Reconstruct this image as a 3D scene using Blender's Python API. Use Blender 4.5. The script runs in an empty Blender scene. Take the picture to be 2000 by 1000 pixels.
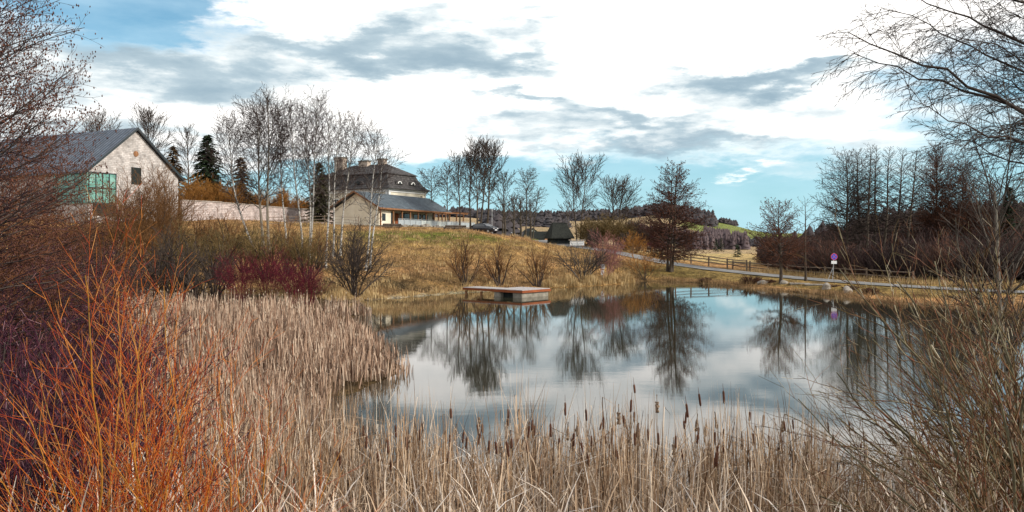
import bpy, math, random
import numpy as np

R = math.radians
F = 1570.0            # focal length in pixels of the 2000 px wide photograph
HY = 470.0            # its horizon row
CZ = 4.2              # eye height above the pond
scene = bpy.context.scene
COL = scene.collection

# ------------------------------------------------------------------ camera
cam_d = bpy.data.cameras.new('camera')
cam = bpy.data.objects.new('camera', cam_d)
COL.objects.link(cam)
cam.location = (0, 0, CZ)
cam.rotation_euler = (R(90), 0, 0)
cam_d.sensor_width = 36
cam_d.lens = F / 2000 * 36
cam_d.shift_y = -0.015
cam_d.clip_start = 0.05
cam_d.clip_end = 6000
scene.camera = cam
scene.view_settings.view_transform = 'Standard'
scene.view_settings.look = 'None'
scene.view_settings.gamma = 1
scene.view_settings.exposure = 0.25
scene.cycles.use_denoising = True
scene.cycles.max_bounces = 5
scene.cycles.diffuse_bounces = 2
scene.cycles.glossy_bounces = 3
scene.cycles.transparent_max_bounces = 4

# ------------------------------------------------------------------ node helper
class NT:
    def __init__(s, nt):
        s.nt = nt
    def n(s, t, **kw):
        nd = s.nt.nodes.new(t)
        for k, v in kw.items():
            if k.startswith('i_'):
                nd.inputs[k[2:].replace('_', ' ')].default_value = v
            else:
                setattr(nd, k, v)
        return nd
    def l(s, a, b):
        s.nt.links.new(a, b)
    def m(s, op, a, b=None, c=None, clamp=False):
        nd = s.nt.nodes.new('ShaderNodeMath')
        nd.operation = op
        nd.use_clamp = clamp
        for i, v in enumerate((a, b, c)):
            if v is None: continue
            if isinstance(v, (int, float)): nd.inputs[i].default_value = v
            else: s.l(v, nd.inputs[i])
        return nd.outputs[0]
    def mix(s, f, a, b, mode='MIX'):
        nd = s.nt.nodes.new('ShaderNodeMix')
        nd.data_type = 'RGBA'
        nd.blend_type = mode
        for sock, v in ((nd.inputs[0], f), (nd.inputs[6], a), (nd.inputs[7], b)):
            if isinstance(v, (int, float)): sock.default_value = v
            elif isinstance(v, tuple): sock.default_value = v if len(v) == 4 else (*v, 1)
            else: s.l(v, sock)
        return nd.outputs[2]
    def ramp(s, f, stops, interp='LINEAR'):
        nd = s.nt.nodes.new('ShaderNodeValToRGB')
        cr = nd.color_ramp
        cr.interpolation = interp
        while len(cr.elements) < len(stops): cr.elements.new(0.5)
        for e, (p, c) in zip(cr.elements, stops):
            e.position = p
            e.color = (*c, 1) if len(c) == 3 else c
        s.l(f, nd.inputs[0])
        return nd.outputs[0]
    def noise(s, vec, scale, detail=4, rough=0.55, dist=0.0):
        nd = s.nt.nodes.new('ShaderNodeTexNoise')
        nd.inputs['Scale'].default_value = scale
        nd.inputs['Detail'].default_value = detail
        nd.inputs['Roughness'].default_value = rough
        nd.inputs['Distortion'].default_value = dist
        if vec is not None: s.l(vec, nd.inputs['Vector'])
        return nd.outputs[0]

# ------------------------------------------------------------------ sky
SUN_AZ, SUN_EL = R(108), R(32)      # azimuth from +Y towards +X
world = bpy.data.worlds.new('World')
scene.world = world
world.use_nodes = True
w = NT(world.node_tree)
w.nt.nodes.clear()
SKY = 0.09
sky = w.n('ShaderNodeTexSky', sky_type='NISHITA')
sky.sun_disc = False
sky.sun_elevation = SUN_EL
sky.sun_rotation = SUN_AZ
sky.air_density = 1.0
sky.dust_density = 0.6
sky.ozone_density = 2.0
tc = w.n('ShaderNodeTexCoord')
sp = w.n('ShaderNodeSeparateXYZ')
w.l(tc.outputs['Generated'], sp.inputs[0])
X, Y_, Z = sp.outputs
hor = w.m('SQRT', w.m('ADD', w.m('MULTIPLY', X, X), w.m('MULTIPLY', Y_, Y_)))
az = w.m('ARCTAN2', X, Y_)
el = w.m('ARCTAN2', Z, hor)
cv = w.n('ShaderNodeCombineXYZ')
w.l(w.m('MULTIPLY', az, 1.0), cv.inputs[0]); w.l(w.m('MULTIPLY', el, 3.4), cv.inputs[1])
vec = cv.outputs[0]
nA = w.noise(vec, 5.5, 8, 0.6, 0.25)
nB = w.noise(vec, 17.0, 6, 0.6, 0.3)
nW = w.noise(vec, 9.0, 5, 0.55)
nsep = w.n('ShaderNodeTexNoise'); nsep.inputs['Scale'].default_value = 7.5; nsep.inputs['Detail'].default_value = 7; nsep.inputs['Roughness'].default_value = 0.62
w.l(vec, nsep.inputs['Vector'])
sc_ = w.n('ShaderNodeSeparateColor'); w.l(nsep.outputs['Color'], sc_.inputs[0])
azd = w.m('ADD', az, w.m('MULTIPLY', w.m('SUBTRACT', sc_.outputs[0], 0.5), 0.30))
eld = w.m('ADD', el, w.m('MULTIPLY', w.m('SUBTRACT', sc_.outputs[1], 0.5), 0.11))
def blob(px, py, sx, sy, amp, tilt=0.0):
    a0 = math.atan((px - 1000) / F)
    e0 = math.atan((HY - py) / F * math.cos(a0))
    da = w.m('SUBTRACT', azd, a0)
    de = w.m('SUBTRACT', w.m('SUBTRACT', eld, e0), w.m('MULTIPLY', da, tilt))
    qa = w.m('MULTIPLY', da, F / sx); qe = w.m('MULTIPLY', de, F / sy)
    q = w.m('ADD', w.m('MULTIPLY', qa, qa), w.m('MULTIPLY', qe, qe))
    return w.m('MULTIPLY', w.m('EXPONENT', w.m('MULTIPLY', q, -1.0)), amp)
def total(bs, start):
    t = start
    for b in bs: t = w.m('ADD', t, b)
    return t
# cloud cover: thick above about five degrees, breaking up at the left and clear blue near the horizon
low = w.m('MULTIPLY', w.m('SUBTRACT', eld, 0.098), 14.0)
low = w.m('MAXIMUM', w.m('MINIMUM', low, 0.55), -0.75)
cover = total([blob(250, 25, 220, 62, -1.5), blob(1500, 60, 500, 130, 0.5), blob(620, 40, 200, 28, 0.45, -0.05),
               blob(300, 225, 260, 45, 0.7), blob(700, 200, 400, 90, 0.5), blob(480, 290, 240, 30, 0.3), blob(60, 330, 180, 60, 0.5),
               blob(330, 130, 60, 16, 0.5), blob(1960, 150, 200, 150, -0.75), blob(1840, 330, 160, 60, 0.45), blob(830, 345, 260, 30, -0.35),
               blob(1480, 352, 120, 12, 0.32), blob(1250, 360, 220, 60, -0.3),
               blob(150, 280, 120, 40, 0.4), blob(1440, 330, 40, 8, 0.5)], low)
cover = w.m('ADD', cover, w.m('MULTIPLY', w.m('SUBTRACT', nA, 0.5), 1.5))
cover = w.m('ADD', cover, w.m('MULTIPLY', w.m('SUBTRACT', nB, 0.5), 0.5))
mask = w.n('ShaderNodeMapRange'); mask.interpolation_type = 'SMOOTHSTEP'
mask.inputs['From Min'].default_value = -0.28; mask.inputs['From Max'].default_value = 0.55
w.l(cover, mask.inputs[0])
# the grey undersides
grey = total([blob(280, 135, 240, 50, 1.0, -0.12), blob(650, 100, 170, 30, 1.0), blob(850, 75, 230, 28, 0.8), blob(960, 115, 150, 16, 0.55),
              blob(1450, 150, 230, 26, 1.0), blob(1560, 140, 130, 22, 0.5), blob(1020, 190, 110, 12, 0.75), blob(1220, 225, 140, 20, 0.85, -0.1),
              blob(1250, 275, 260, 14, 0.8), blob(1400, 285, 160, 12, 0.5), blob(950, 250, 160, 12, 0.35), blob(370, 270, 200, 22, 0.6),
              blob(1000, 30, 160, 18, 0.7), blob(900, 130, 240, 24, 0.5), blob(1130, 240, 300, 30, 0.35), blob(1500, 60, 420, 60, -0.7), blob(700, 230, 300, 30, -0.3), blob(1950, 380, 300, 60, 0.2),
              blob(-100, 200, 200, 80, 0.6), blob(300, 20, 260, 50, -0.5)], -0.34)
grey = w.m('ADD', grey, w.m('MULTIPLY', w.m('SUBTRACT', nA, 0.5), 2.2))
grey = w.m('ADD', grey, w.m('MULTIPLY', w.m('SUBTRACT', nW, 0.5), 1.5))
grey = w.m('ADD', grey, w.m('MULTIPLY', w.m('SUBTRACT', nB, 0.5), 0.6))
gm = w.n('ShaderNodeMapRange'); gm.interpolation_type = 'SMOOTHSTEP'
gm.inputs['From Min'].default_value = -0.62; gm.inputs['From Max'].default_value = 1.15
w.l(grey, gm.inputs[0])
def k(c, f=1.0): return tuple(v / SKY * f for v in c)
cloudc = w.ramp(gm.outputs[0], [(0.0, (1, 1, 1)), (0.16, (0.86, 0.88, 0.89)), (0.36, (0.60, 0.67, 0.71)), (0.62, (0.36, 0.46, 0.53)), (1.0, (0.24, 0.34, 0.42))])
cloudc = w.mix(1.0, cloudc, k((1.24, 1.21, 1.17)), 'MULTIPLY')
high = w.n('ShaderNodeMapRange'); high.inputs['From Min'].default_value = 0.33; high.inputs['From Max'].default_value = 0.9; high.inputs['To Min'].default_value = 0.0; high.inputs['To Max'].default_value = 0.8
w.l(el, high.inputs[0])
cloudc = w.mix(high.outputs[0], cloudc, k((0.34, 0.40, 0.50)))  # clouds above the view greyed on purpose, to lower ambient light and raise contrast
skyc = w.mix(1.0, sky.outputs[0], (0.52, 1.02, 1.12), 'MULTIPLY')
# thin veil that whitens the blue
veil = w.n('ShaderNodeMapRange'); veil.inputs['From Min'].default_value = 0.3; veil.inputs['From Max'].default_value = 0.75
veil.inputs['To Min'].default_value = 0.03; veil.inputs['To Max'].default_value = 0.4
w.l(nW, veil.inputs[0])
skyc = w.mix(veil.outputs[0], skyc, k((0.75, 0.95, 1.05)))
lowf = w.m('MULTIPLY', w.m('EXPONENT', w.m('MULTIPLY', w.m('MAXIMUM', el, 0.0), -7.0)), 0.85)
skyc = w.mix(lowf, skyc, k((0.46, 0.74, 0.86)))
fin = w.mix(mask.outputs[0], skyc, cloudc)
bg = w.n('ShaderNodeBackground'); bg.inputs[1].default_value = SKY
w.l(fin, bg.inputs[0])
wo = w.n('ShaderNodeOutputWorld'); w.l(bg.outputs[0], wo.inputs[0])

# ------------------------------------------------------------------ sun
sd = bpy.data.lights.new('sun', 'SUN')
sd.energy = 3.6
sd.angle = R(5)
sd.color = (1.0, 0.93, 0.82)
sun = bpy.data.objects.new('sun', sd)
COL.objects.link(sun)
sun.rotation_euler = (R(90) - SUN_EL, 0, -SUN_AZ + math.pi)
sun.rotation_mode = 'XYZ'
from mathutils import Vector
sv = Vector((math.sin(SUN_AZ) * math.cos(SUN_EL), math.cos(SUN_AZ) * math.cos(SUN_EL), math.sin(SUN_EL)))
sun.rotation_euler = sv.to_track_quat('Z', 'Y').to_euler()

# ------------------------------------------------------------------ materials
def mat(name, build, rough=0.85, spec=0.2):
    m = bpy.data.materials.new(name)
    m.use_nodes = True
    t = NT(m.node_tree)
    b = t.nt.nodes['Principled BSDF']
    b.inputs['Roughness'].default_value = rough
    b.inputs['Specular IOR Level'].default_value = spec
    r = build(t, b)
    if r is not None:
        t.l(r, b.inputs['Base Color'])
    return m
def noisy(name, c1, c2, scale=6.0, rough=0.85, spec=0.2, bump=0.0, stretch=None, detail=5, metal=0.0, c3=None):
    def f(t, b):
        tc = t.n('ShaderNodeTexCoord')
        v = tc.outputs['Object']
        if stretch:
            mp = t.n('ShaderNodeMapping'); mp.inputs['Scale'].default_value = stretch
            t.l(v, mp.inputs[0]); v = mp.outputs[0]
        n = t.noise(v, scale, detail, 0.6)
        b.inputs['Metallic'].default_value = metal
        if bump:
            bp = t.n('ShaderNodeBump'); bp.inputs['Strength'].default_value = bump; bp.inputs['Distance'].default_value = 0.02
            t.l(n, bp.inputs['Height']); t.l(bp.outputs[0], b.inputs['Normal'])
        st = [(0.3, c1), (0.7, c2)] if c3 is None else [(0.28, c1), (0.5, c2), (0.72, c3)]
        return t.ramp(n, st)
    return mat(name, f, rough, spec)
def islands(name, stops, rough=0.8, spec=0.15, trans=0.0):
    """every blade or twig its own tone"""
    def f(t, b):
        g = t.n('ShaderNodeNewGeometry')
        c = t.ramp(g.outputs['Random Per Island'], stops)
        return c
    return mat(name, f, rough, spec)

M = {}
M['twig_dark'] = noisy('twig_dark', (0.030, 0.022, 0.020), (0.085, 0.062, 0.050), 3.0)
M['limb_grey'] = noisy('limb_grey', (0.05, 0.042, 0.034), (0.16, 0.135, 0.11), 4.0)
M['bark_brown'] = noisy('bark_brown', (0.035, 0.026, 0.02), (0.13, 0.10, 0.075), 5.0, bump=0.5, stretch=(1, 1, 0.25))
M['bark_pale'] = noisy('bark_pale', (0.16, 0.13, 0.10), (0.34, 0.30, 0.24), 5.0, bump=0.4, stretch=(1, 1, 0.3))
def birch_b(t, b):
    tc = t.n('ShaderNodeTexCoord')
    mp = t.n('ShaderNodeMapping'); mp.inputs['Scale'].default_value = (2.2, 2.2, 3.4)
    t.l(tc.outputs['Object'], mp.inputs[0])
    n = t.noise(mp.outputs[0], 1.5, 6, 0.7)
    return t.ramp(n, [(0.40, (0.05, 0.045, 0.04)), (0.50, (0.42, 0.40, 0.37)), (0.75, (0.62, 0.60, 0.57))])
M['bark_birch'] = mat('bark_birch', birch_b)
M['twig_birch'] = noisy('twig_birch', (0.022, 0.014, 0.014), (0.070, 0.044, 0.038), 2.0)
M['limb_birch'] = noisy('limb_birch', (0.045, 0.035, 0.030), (0.20, 0.17, 0.145), 2.0)
M['twig_alder_dark'] = noisy('twig_alder_dark', (0.028, 0.014, 0.011), (0.105, 0.046, 0.028), 1.0)
M['twig_alder'] = noisy('twig_alder', (0.05, 0.022, 0.015), (0.17, 0.070, 0.038), 1.0)
M['cone'] = noisy('cone', (0.05, 0.02, 0.014), (0.16, 0.06, 0.035), 1.2)
M['twig_orange'] = noisy('twig_orange', (0.20, 0.085, 0.020), (0.42, 0.20, 0.05), 1.5)
M['twig_olive'] = noisy('twig_olive', (0.06, 0.045, 0.018), (0.19, 0.125, 0.05), 1.2)
M['twig_ochre'] = noisy('twig_ochre', (0.085, 0.042, 0.018), (0.25, 0.12, 0.045), 0.8)
M['twig_crimson'] = islands('twig_crimson', [(0, (0.03, 0.008, 0.012)), (0.5, (0.15, 0.012, 0.028)), (1, (0.10, 0.025, 0.03))])
M['twig_purple'] = islands('twig_purple', [(0, (0.035, 0.010, 0.022)), (0.4, (0.11, 0.028, 0.055)), (0.7, (0.17, 0.055, 0.05)), (0.9, (0.20, 0.10, 0.045)), (1, (0.36, 0.20, 0.24))])
M['twig_plum'] = islands('twig_plum', [(0, (0.014, 0.006, 0.012)), (0.5, (0.055, 0.015, 0.032)), (0.82, (0.11, 0.03, 0.045)), (0.95, (0.14, 0.06, 0.04)), (1, (0.34, 0.20, 0.24))])
M['twig_dusk'] = islands('twig_dusk', [(0, (0.012, 0.008, 0.010)), (0.6, (0.038, 0.018, 0.022)), (1, (0.10, 0.045, 0.035))])
M['twig_russet'] = islands('twig_russet', [(0, (0.025, 0.012, 0.010)), (0.5, (0.11, 0.042, 0.022)), (0.85, (0.21, 0.09, 0.035)), (1, (0.16, 0.085, 0.09))])
M['twig_wood'] = noisy('twig_wood', (0.018, 0.012, 0.014), (0.055, 0.030, 0.028), .16, detail=2, c3=(0.15, 0.07, 0.045))
M['twig_pink'] = noisy('twig_pink', (0.18, 0.075, 0.07), (0.36, 0.16, 0.14), 2.5)
M['willow_twig'] = islands('willow_twig', [(0, (0.09, 0.035, 0.022)), (0.15, (0.28, 0.030, 0.012)), (0.42, (0.50, 0.085, 0.012)), (0.72, (0.56, 0.17, 0.022)), (1, (0.62, 0.28, 0.09))], 0.6, 0.15)
M['willow_stem'] = noisy('willow_stem', (0.26, 0.15, 0.035), (0.54, 0.20, 0.02), 5.0, rough=0.6, spec=0.2)
M['sallow_twig'] = islands('sallow_twig', [(0, (0.045, 0.022, 0.016)), (0.4, (0.12, 0.075, 0.025)), (0.7, (0.17, 0.055, 0.03)), (0.9, (0.20, 0.17, 0.09)), (1, (0.50, 0.42, 0.30))], 0.7, 0.2)
M['sallow_stem'] = noisy('sallow_stem', (0.045, 0.038, 0.022), (0.20, 0.17, 0.10), 4.0, rough=0.7, bump=0.3)
M['needles'] = noisy('needles', (0.010, 0.022, 0.010), (0.035, 0.055, 0.022), 1.5)
M['needles_brown'] = noisy('needles_brown', (0.07, 0.045, 0.02), (0.17, 0.10, 0.045), 1.5)
M['needles_olive'] = noisy('needles_olive', (0.03, 0.035, 0.015), (0.08, 0.07, 0.03), 1.5)
M['reed_front'] = islands('reed_front', [(0, (0.07, 0.04, 0.025)), (0.25, (0.25, 0.15, 0.085)), (0.55, (0.44, 0.295, 0.18)), (0.85, (0.60, 0.46, 0.33)), (1, (0.72, 0.64, 0.54))])
M['reed_bed'] = islands('reed_bed', [(0, (0.08, 0.045, 0.03)), (0.3, (0.27, 0.165, 0.11)), (0.7, (0.44, 0.30, 0.215)), (1, (0.64, 0.50, 0.38))])
M['reed_litter'] = islands('reed_litter', [(0, (0.14, 0.08, 0.05)), (0.3, (0.42, 0.30, 0.20)), (0.7, (0.62, 0.50, 0.39)), (1, (0.80, 0.74, 0.68))])
M['reed_tip'] = noisy('reed_tip', (0.40, 0.30, 0.22), (0.62, 0.50, 0.38), 8)
M['straw'] = islands('straw', [(0, (0.28, 0.17, 0.07)), (0.5, (0.46, 0.31, 0.14)), (1, (0.58, 0.44, 0.24))])
M['turf'] = islands('turf', [(0, (0.12, 0.08, 0.035)), (0.5, (0.27, 0.165, 0.08)), (1, (0.44, 0.285, 0.15))])
M['cattail_head'] = noisy('cattail_head', (0.045, 0.018, 0.012), (0.13, 0.055, 0.032), 30, rough=0.95)
M['cattail_fluff'] = noisy('cattail_fluff', (0.10, 0.05, 0.03), (0.42, 0.32, 0.23), 40, rough=1)
M['cattail_stem'] = noisy('cattail_stem', (0.20, 0.13, 0.07), (0.40, 0.28, 0.17), 8)
M['plaster_white'] = noisy('plaster_white', (0.55, 0.52, 0.50), (0.80, 0.78, 0.75), 1.2, bump=0.2)
M['plaster_cream'] = noisy('plaster_cream', (0.62, 0.55, 0.42), (0.80, 0.74, 0.61), 0.8)
M['trim_white'] = noisy('trim_white', (0.70, 0.70, 0.69), (0.82, 0.82, 0.80), 2)
M['window_dark'] = noisy('window_dark', (0.012, 0.014, 0.016), (0.03, 0.033, 0.035), 1, rough=0.12, spec=0.6)
M['wood_brown'] = noisy('wood_brown', (0.16, 0.075, 0.035), (0.34, 0.17, 0.085), 5, stretch=(1, 1, 0.2))
M['wood_red'] = noisy('wood_red', (0.17, 0.045, 0.02), (0.34, 0.10, 0.035), 5, stretch=(0.3, 0.3, 3))
M['wood_grey'] = noisy('wood_grey', (0.20, 0.17, 0.145), (0.42, 0.37, 0.32), 6, stretch=(1, 1, 0.5))
M['fence_wood'] = noisy('fence_wood', (0.10, 0.07, 0.05), (0.26, 0.20, 0.15), 6)
M['deck'] = noisy('deck', (0.26, 0.235, 0.225), (0.46, 0.43, 0.42), 6, rough=0.6, spec=0.3)
M['concrete'] = noisy('concrete', (0.13, 0.115, 0.09), (0.33, 0.30, 0.25), 2, bump=0.4)
M['rock'] = noisy('rock', (0.14, 0.12, 0.10), (0.38, 0.34, 0.29), 2.5, bump=0.8)
M['black_wood'] = noisy('black_wood', (0.010, 0.013, 0.013), (0.03, 0.036, 0.034), 3, stretch=(2, 2, 0.3))
M['metal_grey'] = noisy('metal_grey', (0.30, 0.33, 0.36), (0.45, 0.48, 0.50), 3, rough=0.5, metal=0.3)
M['steel'] = noisy('steel', (0.42, 0.43, 0.44), (0.6, 0.6, 0.6), 3, rough=0.4, metal=0.6)
M['panel_grey'] = noisy('panel_grey', (0.26, 0.30, 0.33), (0.40, 0.44, 0.46), 2, rough=0.5)
M['panel_pale'] = noisy('panel_pale', (0.50, 0.56, 0.55), (0.66, 0.70, 0.68), 2, rough=0.4)
M['teal_glass'] = noisy('teal_glass', (0.05, 0.24, 0.20), (0.26, 0.46, 0.40), .8, rough=0.25, spec=0.6)
M['car_paint'] = noisy('car_paint', (0.010, 0.012, 0.018), (0.020, 0.022, 0.030), 1, rough=0.18, spec=0.6)
M['car_glass'] = noisy('car_glass', (0.02, 0.025, 0.03), (0.04, 0.045, 0.05), 1, rough=0.05, spec=0.9)
M['tyre'] = noisy('tyre', (0.012, 0.012, 0.012), (0.03, 0.03, 0.03), 8)
M['white_paint'] = noisy('white_paint', (0.72, 0.72, 0.72), (0.82, 0.82, 0.82), 2, rough=0.4)
M['sign_blue'] = noisy('sign_blue', (0.03, 0.09, 0.50), (0.05, 0.13, 0.62), 4, rough=0.4)
M['sign_red'] = noisy('sign_red', (0.70, 0.06, 0.12), (0.8, 0.10, 0.18), 4, rough=0.4)
M['lamp_red'] = noisy('lamp_red', (0.4, 0.02, 0.02), (0.5, 0.04, 0.03), 4, rough=0.2)
M['roof_far'] = noisy('roof_far', (0.16, 0.08, 0.06), (0.26, 0.14, 0.11), 1)

def tiled(name, ca, cb, cm, sx, sy, axis_uv=True, bump=0.5, rough=0.8):
    def f(t, b):
        tc = t.n('ShaderNodeTexCoord')
        br = t.n('ShaderNodeTexBrick')
        br.inputs['Color1'].default_value = (*ca, 1); br.inputs['Color2'].default_value = (*cb, 1); br.inputs['Mortar'].default_value = (*cm, 1)
        br.inputs['Scale'].default_value = 1.0
        br.inputs['Brick Width'].default_value = sx; br.inputs['Row Height'].default_value = sy
        br.inputs['Mortar Size'].default_value = min(sx, sy) * 0.09
        br.inputs['Mortar Smooth'].default_value = 0.4
        t.l(tc.outputs['UV'], br.inputs['Vector'])
        n = t.noise(tc.outputs['Object'], 1.3, 6, 0.65)
        c = t.mix(0.75, br.outputs['Color'], t.ramp(n, [(0.3, (0.45, 0.45, 0.45)), (0.7, (1.5, 1.5, 1.5))]), 'MULTIPLY')
        bp = t.n('ShaderNodeBump'); bp.inputs['Strength'].default_value = bump; bp.inputs['Distance'].default_value = 0.03
        t.l(br.outputs['Fac'], bp.inputs['Height']); bp.invert = True
        t.l(bp.outputs[0], b.inputs['Normal'])
        return c
    return mat(name, f, rough, 0.3)
M['tiles_dark'] = tiled('tiles_dark', (0.040, 0.036, 0.036), (0.095, 0.085, 0.082), (0.02, 0.02, 0.02), 0.5, 0.42)
M['slate'] = tiled('slate', (0.035, 0.055, 0.07), (0.085, 0.11, 0.13), (0.03, 0.035, 0.04), 0.6, 0.5, rough=0.55)
M['slate_barn'] = tiled('slate_barn', (0.035, 0.05, 0.075), (0.055, 0.07, 0.095), (0.26, 0.29, 0.33), 0.6, 30.0, rough=0.55)
M['stone_wall'] = tiled('stone_wall', (0.36, 0.29, 0.27), (0.52, 0.45, 0.43), (0.24, 0.20, 0.18), 0.55, 0.24)
M['stone_white'] = tiled('stone_white', (0.38, 0.35, 0.335), (0.54, 0.51, 0.495), (0.29, 0.26, 0.245), 0.5, 0.22)
M['brick_chimney'] = tiled('brick_chimney', (0.40, 0.30, 0.24), (0.52, 0.42, 0.34), (0.5, 0.46, 0.4), 0.3, 0.12)

# ------------------------------------------------------------------ pond outline and terrain
POND = np.array([(-10.7, 55.9), (-7.6, 60), (-4.1, 64.6), (0, 68), (2.9, 70.9), (6, 73), (9.8, 76.7), (13.8, 83.5), (16.5, 82.5), (18.7, 79.4), (20.3, 72), (24, 62.8),
                 (25.5, 54), (28, 50.5), (33, 46), (42, 40), (46, 28), (40, 18), (24, 14.5), (15, 13.4), (9, 13.2), (7.4, 13.0), (6.3, 11.0), (4, 10.2), (0, 9.8),
                 (-3, 10.2), (-3.2, 13), (-3.9, 17), (-5.0, 19.5), (-4.9, 21.5), (-4.2, 23), (-3.6, 25.0), (-3.7, 26.6), (-4.9, 30), (-6.0, 34.5),
                 (-7.9, 38.5), (-10.6, 41.5), (-8.3, 44), (-8.5, 48.5), (-11.5, 52)])
def seg_dist(x, y, poly, closed=True):
    best = np.full(x.shape, 1e9)
    n = len(poly)
    for i in range(n if closed else n - 1):
        ax, ay = poly[i]; bx, by = poly[(i + 1) % n]
        dx, dy = bx - ax, by - ay
        t = np.clip(((x - ax) * dx + (y - ay) * dy) / (dx * dx + dy * dy), 0, 1)
        best = np.minimum(best, np.hypot(x - ax - t * dx, y - ay - t * dy))
    return best
def inside(x, y, poly):
    r = np.zeros(x.shape, bool)
    n = len(poly)
    for i in range(n):
        ax, ay = poly[i]; bx, by = poly[(i + 1) % n]
        c = ((ay > y) != (by > y)) & (x < (bx - ax) * (y - ay) / (by - ay + 1e-12) + ax)
        r ^= c
    return r
TC = np.array([-800, 0, 200, 400, 600, 750, 900, 1000, 1100, 1200, 1300, 1400, 1500, 1600, 1750, 2000, 2800.])
TR = [(-40, [2.6] * 17), (0, [2.5] * 17), (3, [1.7] * 17), (5, [1.0] * 17), (7, [.40] * 17), (10, [.14] * 17), (30, [.3, .25, .2, .12, .1, .1, .1, .1, .1, .1, .1, .1, .1, .1, .1, .2, .6]),
      (45, [.9, .6, .35, .2, .15, .12, .1, .1, .1, .1, .1, .1, .1, .1, .2, .4, .8]),
      (55, [1.6, 1.1, .8, .6, .4, .25, .1, .1, .1, .1, .1, .1, .2, .3, .4, .45, .8]),
      (70, [3.4, 3, 2.6, 2.1, 1.5, 1.3, .8, .25, .2, .2, .2, .25, .4, .5, .55, .7, 1.2]),
      (90, [6.4, 6, 5.6, 4.9, 4.3, 3.8, 3.2, 2.5, 1.9, 1.6, 1.0, .8, .7, .6, .9, 1.6, 2.6]),
      (110, [8.6, 8.4, 8.1, 7.2, 6.5, 6.0, 5.6, 4.7, 3.8, 3.2, 1.7, 1.2, 1.0, 1.2, 2.6, 4.0, 5.5]),
      (130, [9.2, 9, 8.6, 7.8, 7.0, 6.5, 6.2, 4.75, 4.1, 3.4, 2.0, 1.3, 1.2, 2.8, 4.8, 6.5, 8]),
      (160, [9.5, 9.5, 9, 8.3, 7.4, 6.6, 6.2, 4.5, 3.6, 2.8, 1.6, 1.0, 1.0, 3.2, 6.0, 8, 10]),
      (220, [10, 10, 9.5, 9, 8, 7, 6, 4.2, 3, 1, 0.0, -1, -2, 1.5, 6, 10, 13]),
      (400, [12, 12, 12, 12, 12, 12, 11, 9, 8, 6, 1, -3, -5, 0, 8, 15, 20]),
      (700, [25, 25, 25, 25, 25, 25, 24, 20, 19, 18, 18, 6, 2, 4, 12, 25, 30]),
      (1000, [45, 45, 45, 45, 40, 36, 33, 29, 29, 30, 38, 28, 15, 12, 20, 35, 40]),
      (1300, [40, 40, 40, 40, 38, 34, 30, 26, 26, 26, 34, 24, 10, 8, 14, 30, 36]),
      (4000, [40] * 17)]
TRY = np.array([r[0] for r in TR], float)
TRZ = np.array([r[1] for r in TR], float)
ROAD = np.array([(4.0, 128), (6.9, 113), (13.1, 103.5), (18.2, 95.5), (22.6, 89), (26.1, 82), (28.4, 74.5), (30.6, 67), (34, 60), (40, 54), (60, 45)])
ROADZ = np.array([4.3, 3.65, 2.75, 1.55, 0.95, 0.66, 0.55, 0.52, 0.5, 0.5, 0.6])
def road_at(x, y):
    best = np.full(x.shape, 1e9); z = np.zeros(x.shape)
    for i in range(len(ROAD) - 1):
        ax, ay = ROAD[i]; bx, by = ROAD[i + 1]
        dx, dy = bx - ax, by - ay
        t = np.clip(((x - ax) * dx + (y - ay) * dy) / (dx * dx + dy * dy), 0, 1)
        d = np.hypot(x - ax - t * dx, y - ay - t * dy)
        z = np.where(d < best, ROADZ[i] + t * (ROADZ[i + 1] - ROADZ[i]), z)
        best = np.minimum(best, d)
    return best, z
def sstep(t):
    t = np.clip(t, 0, 1)
    return t * t * (3 - 2 * t)
def height(x, y):
    x = np.asarray(x, float); y = np.asarray(y, float)
    px = np.clip(1000 + F * x / np.maximum(y, 12), TC[0], TC[-1])
    yi = np.clip(np.searchsorted(TRY, y) - 1, 0, len(TRY) - 2)
    ty = np.clip((y - TRY[yi]) / (TRY[yi + 1] - TRY[yi]), 0, 1)
    xi = np.clip(np.searchsorted(TC, px) - 1, 0, len(TC) - 2)
    tx = np.clip((px - TC[xi]) / (TC[xi + 1] - TC[xi]), 0, 1)
    tx = 0.5 * tx + 0.5 * sstep(tx)
    z = (TRZ[yi, xi] * (1 - tx) + TRZ[yi, xi + 1] * tx) * (1 - ty) + (TRZ[yi + 1, xi] * (1 - tx) + TRZ[yi + 1, xi + 1] * tx) * ty
    bumps = np.sin(x * 0.9 + 1.3 * np.sin(y * 0.31)) * np.sin(y * 0.7 + np.sin(x * 0.4)) * 0.06 + np.sin(x * 0.23 + 2) * np.sin(y * 0.19) * 0.12
    far = np.clip((y - 200) / 600, 0, 1)
    bumps = bumps + far * 1.2 * np.sin(x * 0.021 + 1) * np.sin(y * 0.017)
    z = z + bumps * np.clip(z / 1.5, 0.15, 1)
    rd, rz = road_at(x, y)
    wr = 1 - sstep((rd - 2.6) / 3.5)
    z = z * (1 - wr) + (rz - 0.02) * wr
    near = (x > -20) & (x < 60) & (y > 0) & (y < 100)
    d = np.full(x.shape, 99.0)
    if near.any():
        d[near] = seg_dist(x[near], y[near], POND)
    ins = np.zeros(x.shape, bool)
    ins[near] = inside(x[near], y[near], POND)
    zl = 0.06 + (z - 0.06) * sstep((d + 0.6) / 6.0) + 0.05 * np.sin(x * 3.1 + y) * (d < 3)
    zl = np.maximum(zl, 0.015)
    return np.where(ins, -0.9 * sstep(d / 2.0) - 0.02, zl)
def hz(x, y):
    return float(height(np.array([x]), np.array([y]))[0])
def at(px, Y):
    return (px - 1000) / F * Y
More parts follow.
